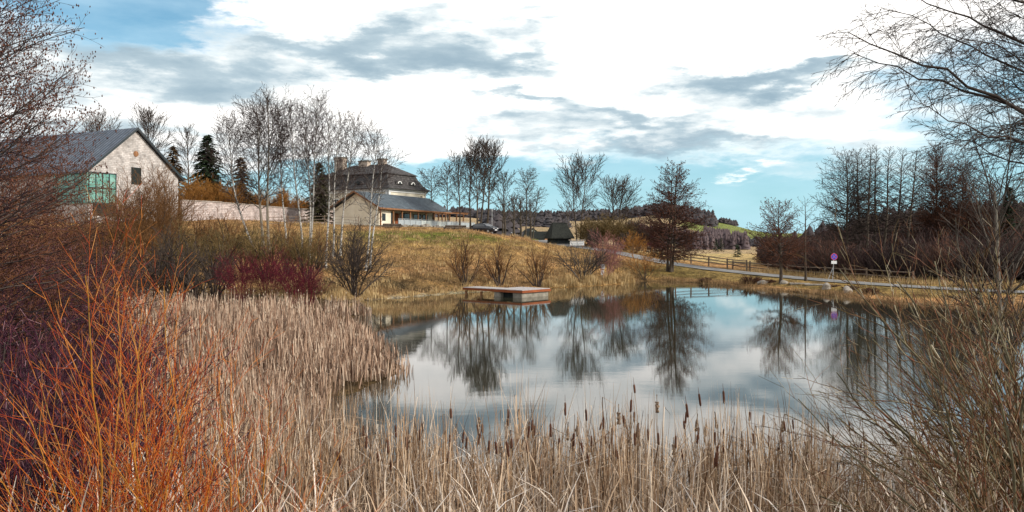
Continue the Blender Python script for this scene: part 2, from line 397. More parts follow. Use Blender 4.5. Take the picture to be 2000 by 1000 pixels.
def zt(py, Y):
    return CZ + (HY - py) / F * Y

# ------------------------------------------------------------------ objects
def tag(o, label=None, cat=None, group=None, kind=None):
    if label: o['label'] = label
    if cat: o['category'] = cat
    if group: o['group'] = group
    if kind: o['kind'] = kind
    return o
def empty(name, loc, rz=0.0):
    o = bpy.data.objects.new(name, None)
    o.empty_display_size = 0.3
    COL.objects.link(o)
    o.location = loc
    o.rotation_euler = (0, 0, rz)
    return o
def link(name, me, mats, parent=None, smooth=False):
    o = bpy.data.objects.new(name, me)
    for m in (mats if isinstance(mats, (list, tuple)) else [mats]):
        me.materials.append(m)
    if smooth:
        me.polygons.foreach_set('use_smooth', np.ones(len(me.polygons), bool))
    COL.objects.link(o)
    if parent: o.parent = parent
    return o
def raw_mesh(name, V, faces_list, midx=None):
    """faces_list: list of (F,k) int arrays"""
    me = bpy.data.meshes.new(name)
    V = np.asarray(V, np.float32)
    me.vertices.add(len(V)); me.vertices.foreach_set('co', V.ravel())
    tot = sum(f.size for f in faces_list); nf = sum(len(f) for f in faces_list)
    loops = np.concatenate([f.ravel() for f in faces_list]).astype(np.int32)
    sizes = np.concatenate([np.full(len(f), f.shape[1], np.int32) for f in faces_list])
    starts = np.concatenate([[0], np.cumsum(sizes)[:-1]]).astype(np.int32)
    me.loops.add(tot); me.loops.foreach_set('vertex_index', loops)
    me.polygons.add(nf); me.polygons.foreach_set('loop_start', starts)
    if midx is not None: me.polygons.foreach_set('material_index', np.asarray(midx, np.int32))
    me.update(calc_edges=True)
    return me

class MB:
    """collects boxes, beams and polygons, becomes ONE mesh with box-projected UVs"""
    def __init__(s): s.v = []; s.f = []
    def poly(s, pts):
        b = len(s.v); s.v += [tuple(p) for p in pts]; s.f.append(tuple(range(b, b + len(pts))))
    def solid(s, pts, faces):
        b = len(s.v); s.v += [tuple(p) for p in pts]; s.f += [tuple(b + i for i in f) for f in faces]
        return s
    def box(s, o, ax, ay, z0, z1, x0, x1, y0, y1):
        """o origin (x,y), ax, ay unit plan axes"""
        P = []
        for z in (z0, z1):
            for (a, b) in ((x0, y0), (x1, y0), (x1, y1), (x0, y1)):
                P.append((o[0] + ax[0] * a + ay[0] * b, o[1] + ax[1] * a + ay[1] * b, z))
        return s.solid(P, [(0, 3, 2, 1), (4, 5, 6, 7), (0, 1, 5, 4), (1, 2, 6, 5), (2, 3, 7, 6), (3, 0, 4, 7)])
    def beam(s, a, b, r, k=6, r2=None):
        a = Vector(a); b = Vector(b); d = (b - a).normalized()
        u = d.orthogonal().normalized(); v = d.cross(u)
        r2 = r if r2 is None else r2
        P = [a + (u * math.cos(t) + v * math.sin(t)) * r for t in [2 * math.pi * i / k for i in range(k)]]
        P += [b + (u * math.cos(t) + v * math.sin(t)) * r2 for t in [2 * math.pi * i / k for i in range(k)]]
        return s.solid(P, [tuple(reversed(range(k))), tuple(range(k, 2 * k))] + [(i, (i + 1) % k, k + (i + 1) % k, k + i) for i in range(k)])
    def bar(s, a, b, wd, ht):
        a = Vector(a); b = Vector(b); d = (b - a); 
        u = Vector((-d.y, d.x, 0)).normalized() * wd / 2 if abs(d.x) + abs(d.y) > 1e-6 else Vector((wd / 2, 0, 0))
        h = Vector((0, 0, ht / 2))
        if abs(d.x) + abs(d.y) < 1e-6: h = Vector((0, ht / 2, 0))
        P = [a - u - h, a + u - h, a + u + h, a - u + h, b - u - h, b + u - h, b + u + h, b - u + h]
        return s.solid(P, [(0, 1, 2, 3), (7, 6, 5, 4), (0, 4, 5, 1), (1, 5, 6, 2), (2, 6, 7, 3), (3, 7, 4, 0)])
    def build(s, name, mats, parent=None, bevel=0.0, smooth=False):
        me = bpy.data.meshes.new(name)
        me.from_pydata(s.v, [], s.f); me.update()
        import bmesh
        bm = bmesh.new(); bm.from_mesh(me)
        bmesh.ops.recalc_face_normals(bm, faces=bm.faces)
        uv = bm.loops.layers.uv.new('UVMap')
        for f in bm.faces:
            n = f.normal
            t = Vector((-n.y, n.x, 0)) if abs(n.z) < 0.99 else Vector((1, 0, 0))
            t.normalize(); b2 = n.cross(t)
            for lp in f.loops:
                lp[uv].uv = (lp.vert.co.dot(t), lp.vert.co.dot(b2))
        bm.to_mesh(me); bm.free()
        o = link(name, me, mats, parent, smooth)
        if bevel:
            md = o.modifiers.new('bevel', 'BEVEL'); md.width = bevel; md.segments = 2; md.limit_method = 'ANGLE'
        return o

# ------------------------------------------------------------------ branch meshes
def seg_mesh(segs, k=3):
    """segs (N,9): p0, p1, r0, r1, mat -> verts, quads, material indices (vectorised)"""
    A = np.asarray(segs, np.float64)
    p0, p1, r0, r1 = A[:, :3], A[:, 3:6], A[:, 6], A[:, 7]
    d = p1 - p0
    L = np.linalg.norm(d, axis=1, keepdims=True) + 1e-9
    d = d / L
    h = np.where(np.abs(d[:, 2:3]) > 0.9, np.array([[1., 0, 0]]), np.array([[0, 0, 1.]]))
    u = np.cross(d, h); u /= np.linalg.norm(u, axis=1, keepdims=True) + 1e-9
    v = np.cross(d, u)
    p0 = p0 - d * (r0 * 0.3)[:, None]; p1 = p1 + d * (r1 * 0.3)[:, None]
    V = np.empty((len(A), 2 * k, 3))
    for i in range(k):
        t = 2 * math.pi * i / k
        w_ = u * math.cos(t) + v * math.sin(t)
        V[:, i] = p0 + w_ * r0[:, None]
        V[:, k + i] = p1 + w_ * r1[:, None]
    base = (np.arange(len(A)) * 2 * k)[:, None]
    Fq = np.concatenate([base + np.array([[i, (i + 1) % k, k + (i + 1) % k, k + i]]) for i in range(k)], axis=1).reshape(-1, 4)
    return V.reshape(-1, 3), Fq, np.repeat(A[:, 8].astype(int), k)
def blob_mesh(pts, size, rng, squash=1.7):
    """small eight-faced cones or catkins"""
    pts = np.asarray(pts); n = len(pts)
    s = size * (0.7 + 0.6 * rng.random(n))
    O = np.array([(1, 0, 0), (0, 1, 0), (-1, 0, 0), (0, -1, 0), (0, 0, squash), (0, 0, -squash)], float)
    V = pts[:, None, :] + O[None] * s[:, None, None]
    V += (rng.random(V.shape) - .5) * (s * 0.5)[:, None, None]
    fc = np.array([(0, 1, 4), (1, 2, 4), (2, 3, 4), (3, 0, 4), (1, 0, 5), (2, 1, 5), (3, 2, 5), (0, 3, 5)])
    Fc = (np.arange(n) * 6)[:, None, None] + fc[None]
    return V.reshape(-1, 3), Fc.reshape(-1, 3)
def tube_mesh(paths, k=7):
    """paths: list of [(x,y,z,r)...] -> joined connected tubes"""
    VV, FF, b = [], [], 0
    for P in paths:
        P = np.asarray(P, float)
        c = P[:, :3]; r = P[:, 3]
        d = np.gradient(c, axis=0); d /= np.linalg.norm(d, axis=1, keepdims=True) + 1e-9
        h = np.array([0.93, 0.31, 0.17])
        u = np.cross(d, h); u /= np.linalg.norm(u, axis=1, keepdims=True) + 1e-9
        v = np.cross(d, u)
        V = np.stack([c + (u * math.cos(t) + v * math.sin(t)) * r[:, None] for t in [2 * math.pi * i / k for i in range(k)]], 1)
        n = len(P)
        VV.append(V.reshape(-1, 3))
        for j in range(n - 1):
            FF += [(b + j * k + i, b + j * k + (i + 1) % k, b + (j + 1) * k + (i + 1) % k, b + (j + 1) * k + i) for i in range(k)]
        b += n * k
    return np.concatenate(VV), np.array(FF)

def perp(d, phi):
    x, y, z = d
    if abs(z) < 0.95: ux, uy, uz = y, -x, 0.0
    else: ux, uy, uz = 0.0, z, -y
    l = math.sqrt(ux * ux + uy * uy + uz * uz); ux /= l; uy /= l; uz /= l
    vx, vy, vz = y * uz - z * uy, z * ux - x * uz, x * uy - y * ux
    c, s = math.cos(phi), math.sin(phi)
    return (ux * c + vx * s, uy * c + vy * s, uz * c + vz * s)
def tilt(d, phi, ang):
    q = perp(d, phi); c, s = math.cos(ang), math.sin(ang)
    return (d[0] * c + q[0] * s, d[1] * c + q[1] * s, d[2] * c + q[2] * s)
def grow(out, tips, p, d, L, r, lvl, S, rnd):
    """S[lvl] = (step, gnarl, tropism, child spacing, child angle, child ratio, start, tip radius factor, mat)"""
    step, gn, tr, spc, ang, ratio, st, tipf, mi = S[lvl]
    n = max(2, int(L / step + 0.5)); h = L / n
    nxt = L * st + spc * rnd.random()
    side = rnd.random() * 6.28
    for i in range(n):
        g = rnd.gauss
        d = (d[0] + g(0, gn), d[1] + g(0, gn), d[2] + g(0, gn) + tr)
        l = math.sqrt(d[0] * d[0] + d[1] * d[1] + d[2] * d[2]); d = (d[0] / l, d[1] / l, d[2] / l)
        q = (p[0] + d[0] * h, p[1] + d[1] * h, p[2] + d[2] * h)
        ra = r * (1 - (1 - tipf) * i / n); rb = r * (1 - (1 - tipf) * (i + 1) / n)
        out.append((*p, *q, ra, rb, mi))
        if lvl + 1 < len(S):
            while nxt < (i + 1) * h:
                t = nxt / L
                f = (nxt - i * h) / h
                side += 2.4 + rnd.uniform(-.5, .5)
                cl = L * ratio * (1 - 0.62 * t) * rnd.uniform(.6, 1.25)
                cp = (p[0] + (q[0] - p[0]) * f, p[1] + (q[1] - p[1]) * f, p[2] + (q[2] - p[2]) * f)
                rr = ra * (0.62 if lvl else 0.6)
                rr = max(min(rr, r * .75), S[-1][7] * 0 + MINR[0])
                grow(out, tips, cp, tilt(d, side, ang * rnd.uniform(.7, 1.3)), cl, rr, lvl + 1, S, rnd)
                nxt += spc * rnd.uniform(.6, 1.4)
        p = q
    if lvl >= len(S) - 2: tips.append(p)
MINR = [0.01]

def trunk_path(base, top, r0, r1, rnd, n=14, wob=0.10, bow=0.0):
    P = []
    ax, ay, az_ = base; bx, by, bz = top
    ph1, ph2 = rnd.random() * 6, rnd.random() * 6
    L = bz - az_
    for i in range(n + 1):
        t = i / n
        wb = wob * L * 0.1 * math.sin(t * math.pi)
        P.append((ax + (bx - ax) * t + wb * math.sin(t * 5 + ph1) + bow * math.sin(t * math.pi), ay + (by - ay) * t + wb * math.sin(t * 4 + ph2), az_ + L * t,
                  r0 * (1 + 0.5 * max(0, 1 - t * 12)) * (1 - t) ** 0.8 + r1))
    return P
def pt_on(P, t):
    f = t * (len(P) - 1); i = min(int(f), len(P) - 2); f -= i
    return tuple(P[i][k_] + (P[i + 1][k_] - P[i][k_]) * f for k_ in range(4))

SPECIES = {
    # n limbs per metre, start, angle bottom, angle top, profile, level specs
    'birch':  dict(den=4.6, start=.28, a0=52, a1=24, prof='oval', S=[(.6, .07, .022, .34, 0.62, .55, .10, .35, 0), (.35, .10, .01, .26, .6, .55, .1, .5, 1), (.28, .12, -.08, 1, 0, 0, 0, .6, 1)], bark='bark_birch', mats=('limb_birch', 'twig_birch'), minr=.019),
    'weeping': dict(den=4.2, start=.30, a0=58, a1=28, prof='oval', S=[(.6, .07, .02, .34, .62, .55, .12, .35, 0), (.35, .10, -.05, .26, .6, .6, .1, .5, 1), (.3, .10, -.25, 1, 0, 0, 0, .6, 1)], bark='bark_brown', mats=('limb_grey', 'twig_dark'), minr=.018),
    'lime':   dict(den=4.2, start=.30, a0=56, a1=16, prof='round', S=[(.8, .05, .035, .40, .48, .55, .15, .35, 0), (.45, .07, .035, .30, .5, .55, .1, .5, 1), (.35, .08, .04, 1, 0, 0, 0, .6, 1)], bark='bark_brown', mats=('limb_grey', 'twig_dark'), minr=.020),
    'alder':  dict(den=6.0, start=.16, a0=84, a1=42, prof='cone', S=[(.6, .06, .014, .27, .72, .45, .12, .35, 0), (.35, .12, .02, .20, .7, .6, .1, .5, 1), (.28, .15, .01, 1, 0, 0, 0, .6, 1)], bark='bark_brown', mats=('twig_dark', 'twig_alder', 'cone'), minr=.017, cones=.034),
    'cone_alder': dict(den=7.5, start=.16, a0=90, a1=56, prof='cone', S=[(.6, .04, .022, .26, .55, .40, .12, .30, 0), (.35, .09, .02, .20, .6, .55, .1, .5, 1), (.28, .12, .02, 1, 0, 0, 0, .6, 1)], bark='bark_brown', mats=('twig_dark', 'twig_alder_dark', 'cone'), minr=.017, cones=.034),
    'shrub':  dict(mats=('twig_olive', 'twig_ochre'), bark='bark_brown', minr=.010),
}
def prof(kind, t):
    if kind == 'oval': return max(.16, math.sin(math.pi * (0.16 + 0.80 * t)) ** 0.9)
    if kind == 'round': return max(.25, math.sin(math.pi * (0.28 + 0.66 * t)) ** 0.7)
    return 0.20 + 0.85 * (1 - t) ** 0.75 * min(1, .45 + 3 * t)
def tree(name, cat, label, px, Y, ytop, wpx, sp, seed, basepx=None, group=None, trunks=1, start=None, r0=None, ybase=None, bow=0.0, dens=1.0, mats=None, spread=0.35, cones=True):
    """px, ytop: the tip of the crown; basepx the foot; wpx half the crown's width in photo pixels"""
    rnd = random.Random(seed); nr = np.random.default_rng(seed)
    q = SPECIES[sp]
    bpx = px if basepx is None else basepx
    bx = at(bpx, Y); bz = hz(bx, Y) - 0.05
    root = empty(name, (bx, Y, bz))
    H = zt(ytop, Y) - bz
    dx = at(px, Y) - bx
    W = wpx / F * Y * (1.32 if sp == 'alder' else 1.0)
    r0 = r0 or H * 0.011
    paths = []; segs = []; tips = []
    MINR[0] = q['minr'] * Y / 100 * 1.0
    minr = MINR[0]
    for ti in range(trunks):
        if trunks == 1: b0 = (0, 0, 0); t0 = (dx, 0, H)
        else:
            a = ti * 2 * math.pi / trunks + rnd.random()
            b0 = (math.cos(a) * .25, math.sin(a) * .25, 0)
            t0 = (dx + math.cos(a) * W * spread, math.sin(a) * W * spread, H * (rnd.uniform(.86, 1.0) if ti else 1))
        P = trunk_path(b0, t0, r0 / (trunks ** .3), minr * .8, rnd, bow=bow)
        paths.append(P)
        st = start if start is not None else q['start']
        n = int((1 - st) * H * q['den'] * dens / (trunks ** .5))
        for i in range(n):
            t = (i + rnd.random()) / n
            tt = st + (1 - st) * t * .985
            x, y, z, r = pt_on(P, tt)
            ang = R(q['a0'] + (q['a1'] - q['a0']) * t) * rnd.uniform(.8, 1.2)
            az_ = i * 2.4 + rnd.uniform(-.6, .6)
            d = (math.cos(az_) * math.sin(ang), math.sin(az_) * math.sin(ang), math.cos(ang))
            L = 1.12 * W * prof(q['prof'], t) / max(math.sin(ang), .40) * rnd.uniform(.65, 1.12) / (trunks ** .12)
            L = min(L, (H - z) * 1.25 + .7) if q['prof'] != 'cone' else L
            grow(segs, tips, (x, y, z), d, L, max(r * .45, minr * 1.3), 0, q['S'], rnd)
    V, Fq = tube_mesh(paths)
    link('trunk', raw_mesh('trunk', V, [Fq]), M[q['bark']] if not mats else M[mats[-1]], root, True)
    S_ = np.array(segs); S_[:, 6:8] = np.maximum(S_[:, 6:8], minr * .75)
    V, Fq, mi = seg_mesh(S_)
    fl = [Fq]; mm = list(mi)
    if q.get('cones') and cones:
        T = np.array(tips); T = T[nr.random(len(T)) < .75]
        V2, F2 = blob_mesh(T, q['cones'] * Y / 90, nr)
        fl.append(F2 + len(V)); V = np.concatenate([V, V2]); mm += [2] * len(F2)
    ms = mats[:-1] if mats else q['mats']
    link('crown', raw_mesh('crown', V, fl, mm), [M[x] for x in ms], root)
    tag(root, label, cat, group)
    return root

SHRUB_S = [(.35, .10, .02, .27, .55, .62, .22, .30, 0), (.22, .12, .02, .20, .55, .60, .12, .5, 1), (.18, .13, .02, 1, 0, 0, 0, .6, 1)]
def shrub_segs(seed, H, W, nst, S=SHRUB_S, r=.03, minr=.01, lean=(0, 0), base_r=.25, umin=.05):
    rnd = random.Random(seed)
    MINR[0] = minr
    stems, segs, tips = [], [], []
    for i in range(nst):
        a = i * 2.4 + rnd.random(); u = umin + (1 - umin) * math.sqrt((i + .5) / nst)
        tx, ty = math.cos(a) * W * u + lean[0], math.sin(a) * W * u + lean[1]
        b0 = (math.cos(a) * base_r * u, math.sin(a) * base_r * u, 0)
        hh = H * (1 - .42 * u * u) * rnd.uniform(.72, 1.02)
        d = (tx - b0[0], ty - b0[1], hh); L = math.sqrt(sum(c * c for c in d)); d = tuple(c / L for c in d)
        grow(segs, tips, b0, d, L, r * rnd.uniform(.7, 1.2), 0, S, rnd)
    A = np.array(segs)
    A[:, 6:8] = np.maximum(A[:, 6:8], minr * .75)
    return A, tips
def shrub(name, cat, label, px, Y, ytop, wpx, nst, seed, mats=('twig_olive', 'twig_ochre'), group=None, r=.03, minr=None, S=SHRUB_S, zoff=0, lean=(0, 0), xy=None):
    x, y = xy or (at(px, Y), Y)
    z = hz(x, y) - .05 + zoff
    root = empty(name, (x, y, z))
    H = zt(ytop, Y) - z
    A, tips = shrub_segs(seed, H, wpx / F * Y, nst, S, r, minr or .010 * Y / 70, lean)
    st = A[:, 8] == 0
    V, Fq, mi = seg_mesh(A[st], 5)
    link('stems', raw_mesh('stems', V, [Fq]), M[mats[0]], root, True)
    V, Fq, mi = seg_mesh(A[~st])
    link('twigs', raw_mesh('twigs', V, [Fq]), M[mats[1]], root)
    tag(root, label, cat, group)
    return root

def conifer(name, label, px, Y, ytop, wpx, seed, m='needles', droop=.35, dens=1.0, ybase=None, group=None, cat='conifer'):
    rnd = random.Random(seed)
    bx = at(px, Y); bz = hz(bx, Y) - .05 if ybase is None else zt(ybase, Y)
    root = empty(name, (bx, Y, bz))
    H = zt(ytop, Y) - bz; W = wpx / F * Y
    V, Fq = tube_mesh([trunk_path((0, 0, 0), (0, 0, H), H * .012, .02, rnd, wob=.02)])
    link('trunk', raw_mesh('trunk', V, [Fq]), M['bark_brown'], root, True)
    tri = []
    n = int(H * 11 * dens)
    for i in range(n):
        t = .05 + .95 * (i + rnd.random()) / n
        z = H * t; L = W * ((1 - t) ** .68 * .97 + .03) * rnd.uniform(.70, 1.12); a = i * 2.4 + rnd.random()
        m_ = max(3, int(L * 5))
        ca, sa = math.cos(a), math.sin(a)
        for j in range(m_):
            f = (j + .6) / m_
            cx, cy, cz_ = ca * L * f, sa * L * f, z + L * (.12 * f - droop * f * f)
            for s_ in range(3):
                sz = (.20 + .24 * (1 - f * .5)) * rnd.uniform(.7, 1.3) * (W / 2.6) ** .4
                b = a + rnd.uniform(-1.2, 1.2)
                e = (math.cos(b) * sz * 1.5, math.sin(b) * sz * 1.5, -sz * rnd.uniform(-.1, .7))
                o2 = (-math.sin(b) * sz * .35, math.cos(b) * sz * .35, rnd.uniform(-.2, .2) * sz)
                jx, jy, jz = (rnd.uniform(-.12, .12) for _ in range(3))
                tri += [(cx + jx - o2[0], cy + jy - o2[1], cz_ + jz - o2[2]), (cx + jx + o2[0], cy + jy + o2[1], cz_ + jz + o2[2]), (cx + e[0], cy + e[1], cz_ + e[2])]
    V = np.array(tri)
    link('crown', raw_mesh('crown', V, [np.arange(len(V)).reshape(-1, 3)]), M[m], root)
    tag(root, label, cat, group)
    return root

def scatter(name, protos, spots, mats, label, cat, k=3, rng=None):
    """one mass nobody could count: many rotated, scaled copies of a few twig shrubs in ONE mesh"""
    VV, FF, MI, b = [], [], [], 0
    cache = [seg_mesh(p, k) for p in protos]
    for i, (x, y, z, s, sz, rz) in enumerate(spots):
        V, Fq, mi = cache[i % len(cache)]
        c, s_ = math.cos(rz), math.sin(rz)
        W_ = np.empty_like(V)
        W_[:, 0] = (V[:, 0] * c - V[:, 1] * s_) * s + x; W_[:, 1] = (V[:, 0] * s_ + V[:, 1] * c) * s + y; W_[:, 2] = V[:, 2] * sz + z
        VV.append(W_); FF.append(Fq + b); MI.append(mi); b += len(V)
    o = link(name, raw_mesh(name, np.concatenate(VV), [np.concatenate(FF)], np.concatenate(MI)), [M[m] for m in mats])
    return tag(o, label, cat, kind='stuff')

def blades(P, Hh, lean, az_, width, kink, nseg=4, rng=None, droop=None):
    """vectorised bent ribbons. kink: fraction of the height where the blade is folded over (>=1: none)"""
    n = len(P)
    V = np.empty((n, nseg + 1, 2, 3))
    dirx, diry = np.cos(az_), np.sin(az_)
    fa = rng.random(n) * math.pi
    wx, wy = np.cos(fa) * width / 2, np.sin(fa) * width / 2
    c = P.copy()
    ang = lean * .5
    step = Hh / nseg
    for j in range(nseg + 1):
        t = j / nseg
        tw = 1 - t ** 3 * .85
        V[:, j, 0] = c - np.stack([wx * tw, wy * tw, 0 * wx], 1)
        V[:, j, 1] = c + np.stack([wx * tw, wy * tw, 0 * wx], 1)
        a = ang + lean * t
        if droop is not None: a = a + droop * t * t
        a = np.where(t >= kink, a + 1.9, a)
        c = c + np.stack([dirx * np.sin(a) * step, diry * np.sin(a) * step, np.cos(a) * step], 1)
        c[:, 2] = np.maximum(c[:, 2], P[:, 2] + .01)
    V = V.reshape(-1, 3)
    base = (np.arange(n) * (nseg + 1) * 2)[:, None]
    Fq = np.concatenate([base + np.array([[2 * j, 2 * j + 1, 2 * j + 3, 2 * j + 2]]) for j in range(nseg)], 1).reshape(-1, 4)
    return V, Fq

# ------------------------------------------------------------------ ground sheet
def stretch_axis(lo, hi, step, ends, g=1.13):
    a = list(np.arange(lo, hi + 1e-6, step))
    s = step
    while a[-1] < ends[1]: s *= g; a.append(a[-1] + s)
    s = step
    while a[0] > ends[0]: s *= g; a.insert(0, a[0] - s)
    return np.array(a)
gx = stretch_axis(-52, 62, .6, (-3500, 3500), 1.09)
gy = stretch_axis(-6, 135, .6, (-2500, 4500), 1.06)
GX, GY = np.meshgrid(gx, gy)
fx, fy = GX.ravel(), GY.ravel()
fz = height(fx, fy)
nx, ny = len(gx), len(gy)
I = np.arange(nx * ny).reshape(ny, nx)
quads = np.stack([I[:-1, :-1], I[:-1, 1:], I[1:, 1:], I[1:, :-1]], -1).reshape(-1, 4)
gm_ = raw_mesh('ground', np.stack([fx, fy, fz], 1), [quads])
# earth, turf, lawn and field colours where they lie
gpx = 1000 + F * fx / np.maximum(fy, 1)
colr = np.tile(np.array([0.45, 0.26, 0.13]), (len(fx), 1))
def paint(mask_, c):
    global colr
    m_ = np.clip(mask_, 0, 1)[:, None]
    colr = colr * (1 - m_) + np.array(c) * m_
def g2(cx, cy, sx, sy): return np.exp(-((fx - cx) / sx) ** 2 - ((fy - cy) / sy) ** 2)
wv = .5 + .5 * np.sin(fx * .35 + 2 * np.sin(fy * .13)) * np.sin(fy * .27 + 1.2 * np.sin(fx * .21))
paint(.55 * wv, (0.20, 0.145, 0.055))
paint(.8 * g2(-13, 98, 9, 8) + .9 * g2(-8, 104, 9, 4) , (0.13, 0.155, 0.03))
paint(.7 * g2(-25, 88, 10, 8), (0.18, 0.15, 0.05))
paint(.85 * g2(-14, 62, 7, 4) + .7 * g2(-9, 64.5, 6, 2.5) + .6 * g2(-5, 74, 8, 4), (0.11, 0.075, 0.04))
paint(.8 * g2(8, 87, 8, 8), (0.40, 0.25, 0.11))
pdist = seg_dist(np.clip(fx, -80, 120), np.clip(fy, -50, 160), POND)
paint(.8 * ((pdist < .9) & (fy > 54) & (fx < 0)), (0.42, 0.38, 0.32))
paint(.7 * ((pdist < .7) & (fy > 40) & (fx > 12)), (0.08, 0.055, 0.04))
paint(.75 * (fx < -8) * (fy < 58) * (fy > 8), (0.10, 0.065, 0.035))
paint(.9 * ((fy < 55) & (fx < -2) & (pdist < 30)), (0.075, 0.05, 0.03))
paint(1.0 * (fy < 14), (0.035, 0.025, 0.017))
lawn = ((gpx > 965) & (gpx < 1100) & (fy > 118) & (fy < 240)).astype(float)
paint(lawn, (0.10, 0.20, 0.025))
paint(.9 * ((gpx > 1230) & (gpx < 1475) & (fy > 108) & (fy < 260)), (0.50, 0.38, 0.20))
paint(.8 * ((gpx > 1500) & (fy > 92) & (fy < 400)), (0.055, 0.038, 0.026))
paint(.6 * ((gpx > 1250) & (fy > 55) & (fy < 92) & (pdist > 2)), (0.20, 0.16, 0.06))
f1 = (fy > 260)
paint(.95 * (f1), (0.33, 0.25, 0.17))
paint(.9 * (f1 & (np.sin(fx * .011 + 1) + np.sin(fy * .009) > .6)), (0.40, 0.30, 0.20))
paint(1.0 * (f1 & (fy > 720) & (gpx > 1330) & (gpx < 1700)), (0.18, 0.21, 0.075))
paint(.9 * (f1 & (fy > 560) & (fy <= 700) & (gpx > 1380)), (0.14, 0.10, 0.085))
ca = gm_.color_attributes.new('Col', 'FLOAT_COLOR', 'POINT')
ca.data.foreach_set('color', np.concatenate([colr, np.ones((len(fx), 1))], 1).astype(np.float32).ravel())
def ground_b(t, b):
    at_ = t.n('ShaderNodeVertexColor'); at_.layer_name = 'Col'
    tc = t.n('ShaderNodeTexCoord'); o_ = tc.outputs['Object']
    mp = t.n('ShaderNodeMapping'); mp.inputs['Scale'].default_value = (1, .45, 1); t.l(o_, mp.inputs[0])
    n1 = t.noise(mp.outputs[0], .75, 10, .78, .6)
    n2 = t.noise(o_, 4.5, 6, .7)
    n3 = t.noise(o_, .09, 4, .6)
    c = t.mix(1.0, at_.outputs[0], t.ramp(n1, [(.36, (.26, .23, .22)), (.5, (.95, .95, .92)), (.63, (1.75, 1.65, 1.5))]), 'MULTIPLY')
    c = t.mix(.95, c, t.ramp(n2, [(.36, (.42, .38, .34)), (.64, (1.5, 1.5, 1.42))]), 'MULTIPLY')
    c = t.mix(.6, c, t.ramp(n3, [(.35, (.75, .85, .7)), (.65, (1.2, 1.1, 1.05))]), 'MULTIPLY')
    bp = t.n('ShaderNodeBump'); bp.inputs['Strength'].default_value = 1.0; bp.inputs['Distance'].default_value = .5
    t.l(t.m('ADD', n1, t.m('MULTIPLY', n2, .5)), bp.inputs['Height']); t.l(bp.outputs[0], b.inputs['Normal'])
    return c
M['ground'] = mat('ground', ground_b, .95, .05)
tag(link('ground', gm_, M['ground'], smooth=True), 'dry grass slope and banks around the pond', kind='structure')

# ------------------------------------------------------------------ water
def water_b(t, b):
    tc = t.n('ShaderNodeTexCoord'); o_ = tc.outputs['Object']
    mp = t.n('ShaderNodeMapping'); mp.inputs['Scale'].default_value = (.55, 1.5, 1); t.l(o_, mp.inputs[0])
    n1 = t.noise(mp.outputs[0], 1.3, 5, .55, .3)
    n2 = t.noise(mp.outputs[0], 6.5, 4, .6, .2)
    n3 = t.noise(o_, .12, 3, .5)
    gate = t.ramp(n3, [(.35, (.25, .25, .25)), (.7, (1, 1, 1))])
    hgt = t.m('MULTIPLY', t.m('ADD', n1, t.m('MULTIPLY', n2, .28)), gate)
    bp = t.n('ShaderNodeBump'); bp.inputs['Strength'].default_value = .34; bp.inputs['Distance'].default_value = .006
    t.l(hgt, bp.inputs['Height']); t.l(bp.outputs[0], b.inputs['Normal'])
    b.inputs['IOR'].default_value = 1.62
    b.inputs['Specular IOR Level'].default_value = .5
    n4 = t.noise(o_, .3, 3, .5)
    return t.ramp(n4, [(.3, (.020, .022, .014)), (.7, (.038, .036, .022))])
M['water'] = mat('water', water_b, .02, .5)
wx = MB(); wx.poly([(-14, 8, 0), (60, 8, 0), (60, 92, 0), (-14, 92, 0)])
tag(wx.build('water', M['water']), 'still pond reflecting clouds and bare trees', kind='structure')

# ------------------------------------------------------------------ road
def ribbon(name, pts, zs, wd, dz, m, n=160):
    d = np.concatenate([[0], np.cumsum(np.hypot(*np.diff(pts, axis=0).T))])
    s = np.linspace(0, d[-1], n)
    # smooth the corners
    xs = np.interp(s, d, pts[:, 0]); ys = np.interp(s, d, pts[:, 1]); z_ = np.interp(s, d, zs)
    kx = np.ones(9) / 9
    def sm(a): return np.convolve(np.pad(a, 4, mode='edge'), kx, 'valid')
    xs, ys, z_ = sm(xs), sm(ys), sm(z_)
    tx, ty = np.gradient(xs), np.gradient(ys); l = np.hypot(tx, ty); nx_, ny_ = -ty / l, tx / l
    V = []
    K = 5
    for j in range(K):
        o_ = (j / (K - 1) - .5) * wd
        V.append(np.stack([xs + nx_ * o_, ys + ny_ * o_, np.maximum(z_ + dz, height(xs + nx_ * o_, ys + ny_ * o_) + .03)], 1))
    V = np.stack(V, 1).reshape(-1, 3)
    J = np.arange(n * K).reshape(n, K)
    q = np.stack([J[:-1, :-1], J[1:, :-1], J[1:, 1:], J[:-1, 1:]], -1).reshape(-1, 4)
    return link(name, raw_mesh(name, V, [q]), m, smooth=True)
M['road'] = noisy('road', (0.12, 0.115, 0.11), (0.27, 0.262, 0.25), .7, bump=.2)
tag(ribbon('road', ROAD, ROADZ, 2.9, .05, M['road']), 'narrow pale road running along the far bank', kind='structure')

# ------------------------------------------------------------------ barn on the left
def unit(a):
    l = math.hypot(*a); return (a[0] / l, a[1] / l)
def add2(o, a, s, b=(0, 0), t=0): return (o[0] + a[0] * s + b[0] * t, o[1] + a[1] * s + b[1] * t)
def ext(mb, prof_, O, A, B, b0, b1):
    """extrude the (a, z) outline prof_ from b0 to b1; plan point = O + A*a + B*b"""
    n = len(prof_)
    P = [(*add2(O, A, a, B, b0), z) for a, z in prof_] + [(*add2(O, A, a, B, b1), z) for a, z in prof_]
    return mb.solid(P, [tuple(range(n)), tuple(reversed(range(n, 2 * n)))] + [(i, (i + 1) % n, n + (i + 1) % n, n + i) for i in range(n)])

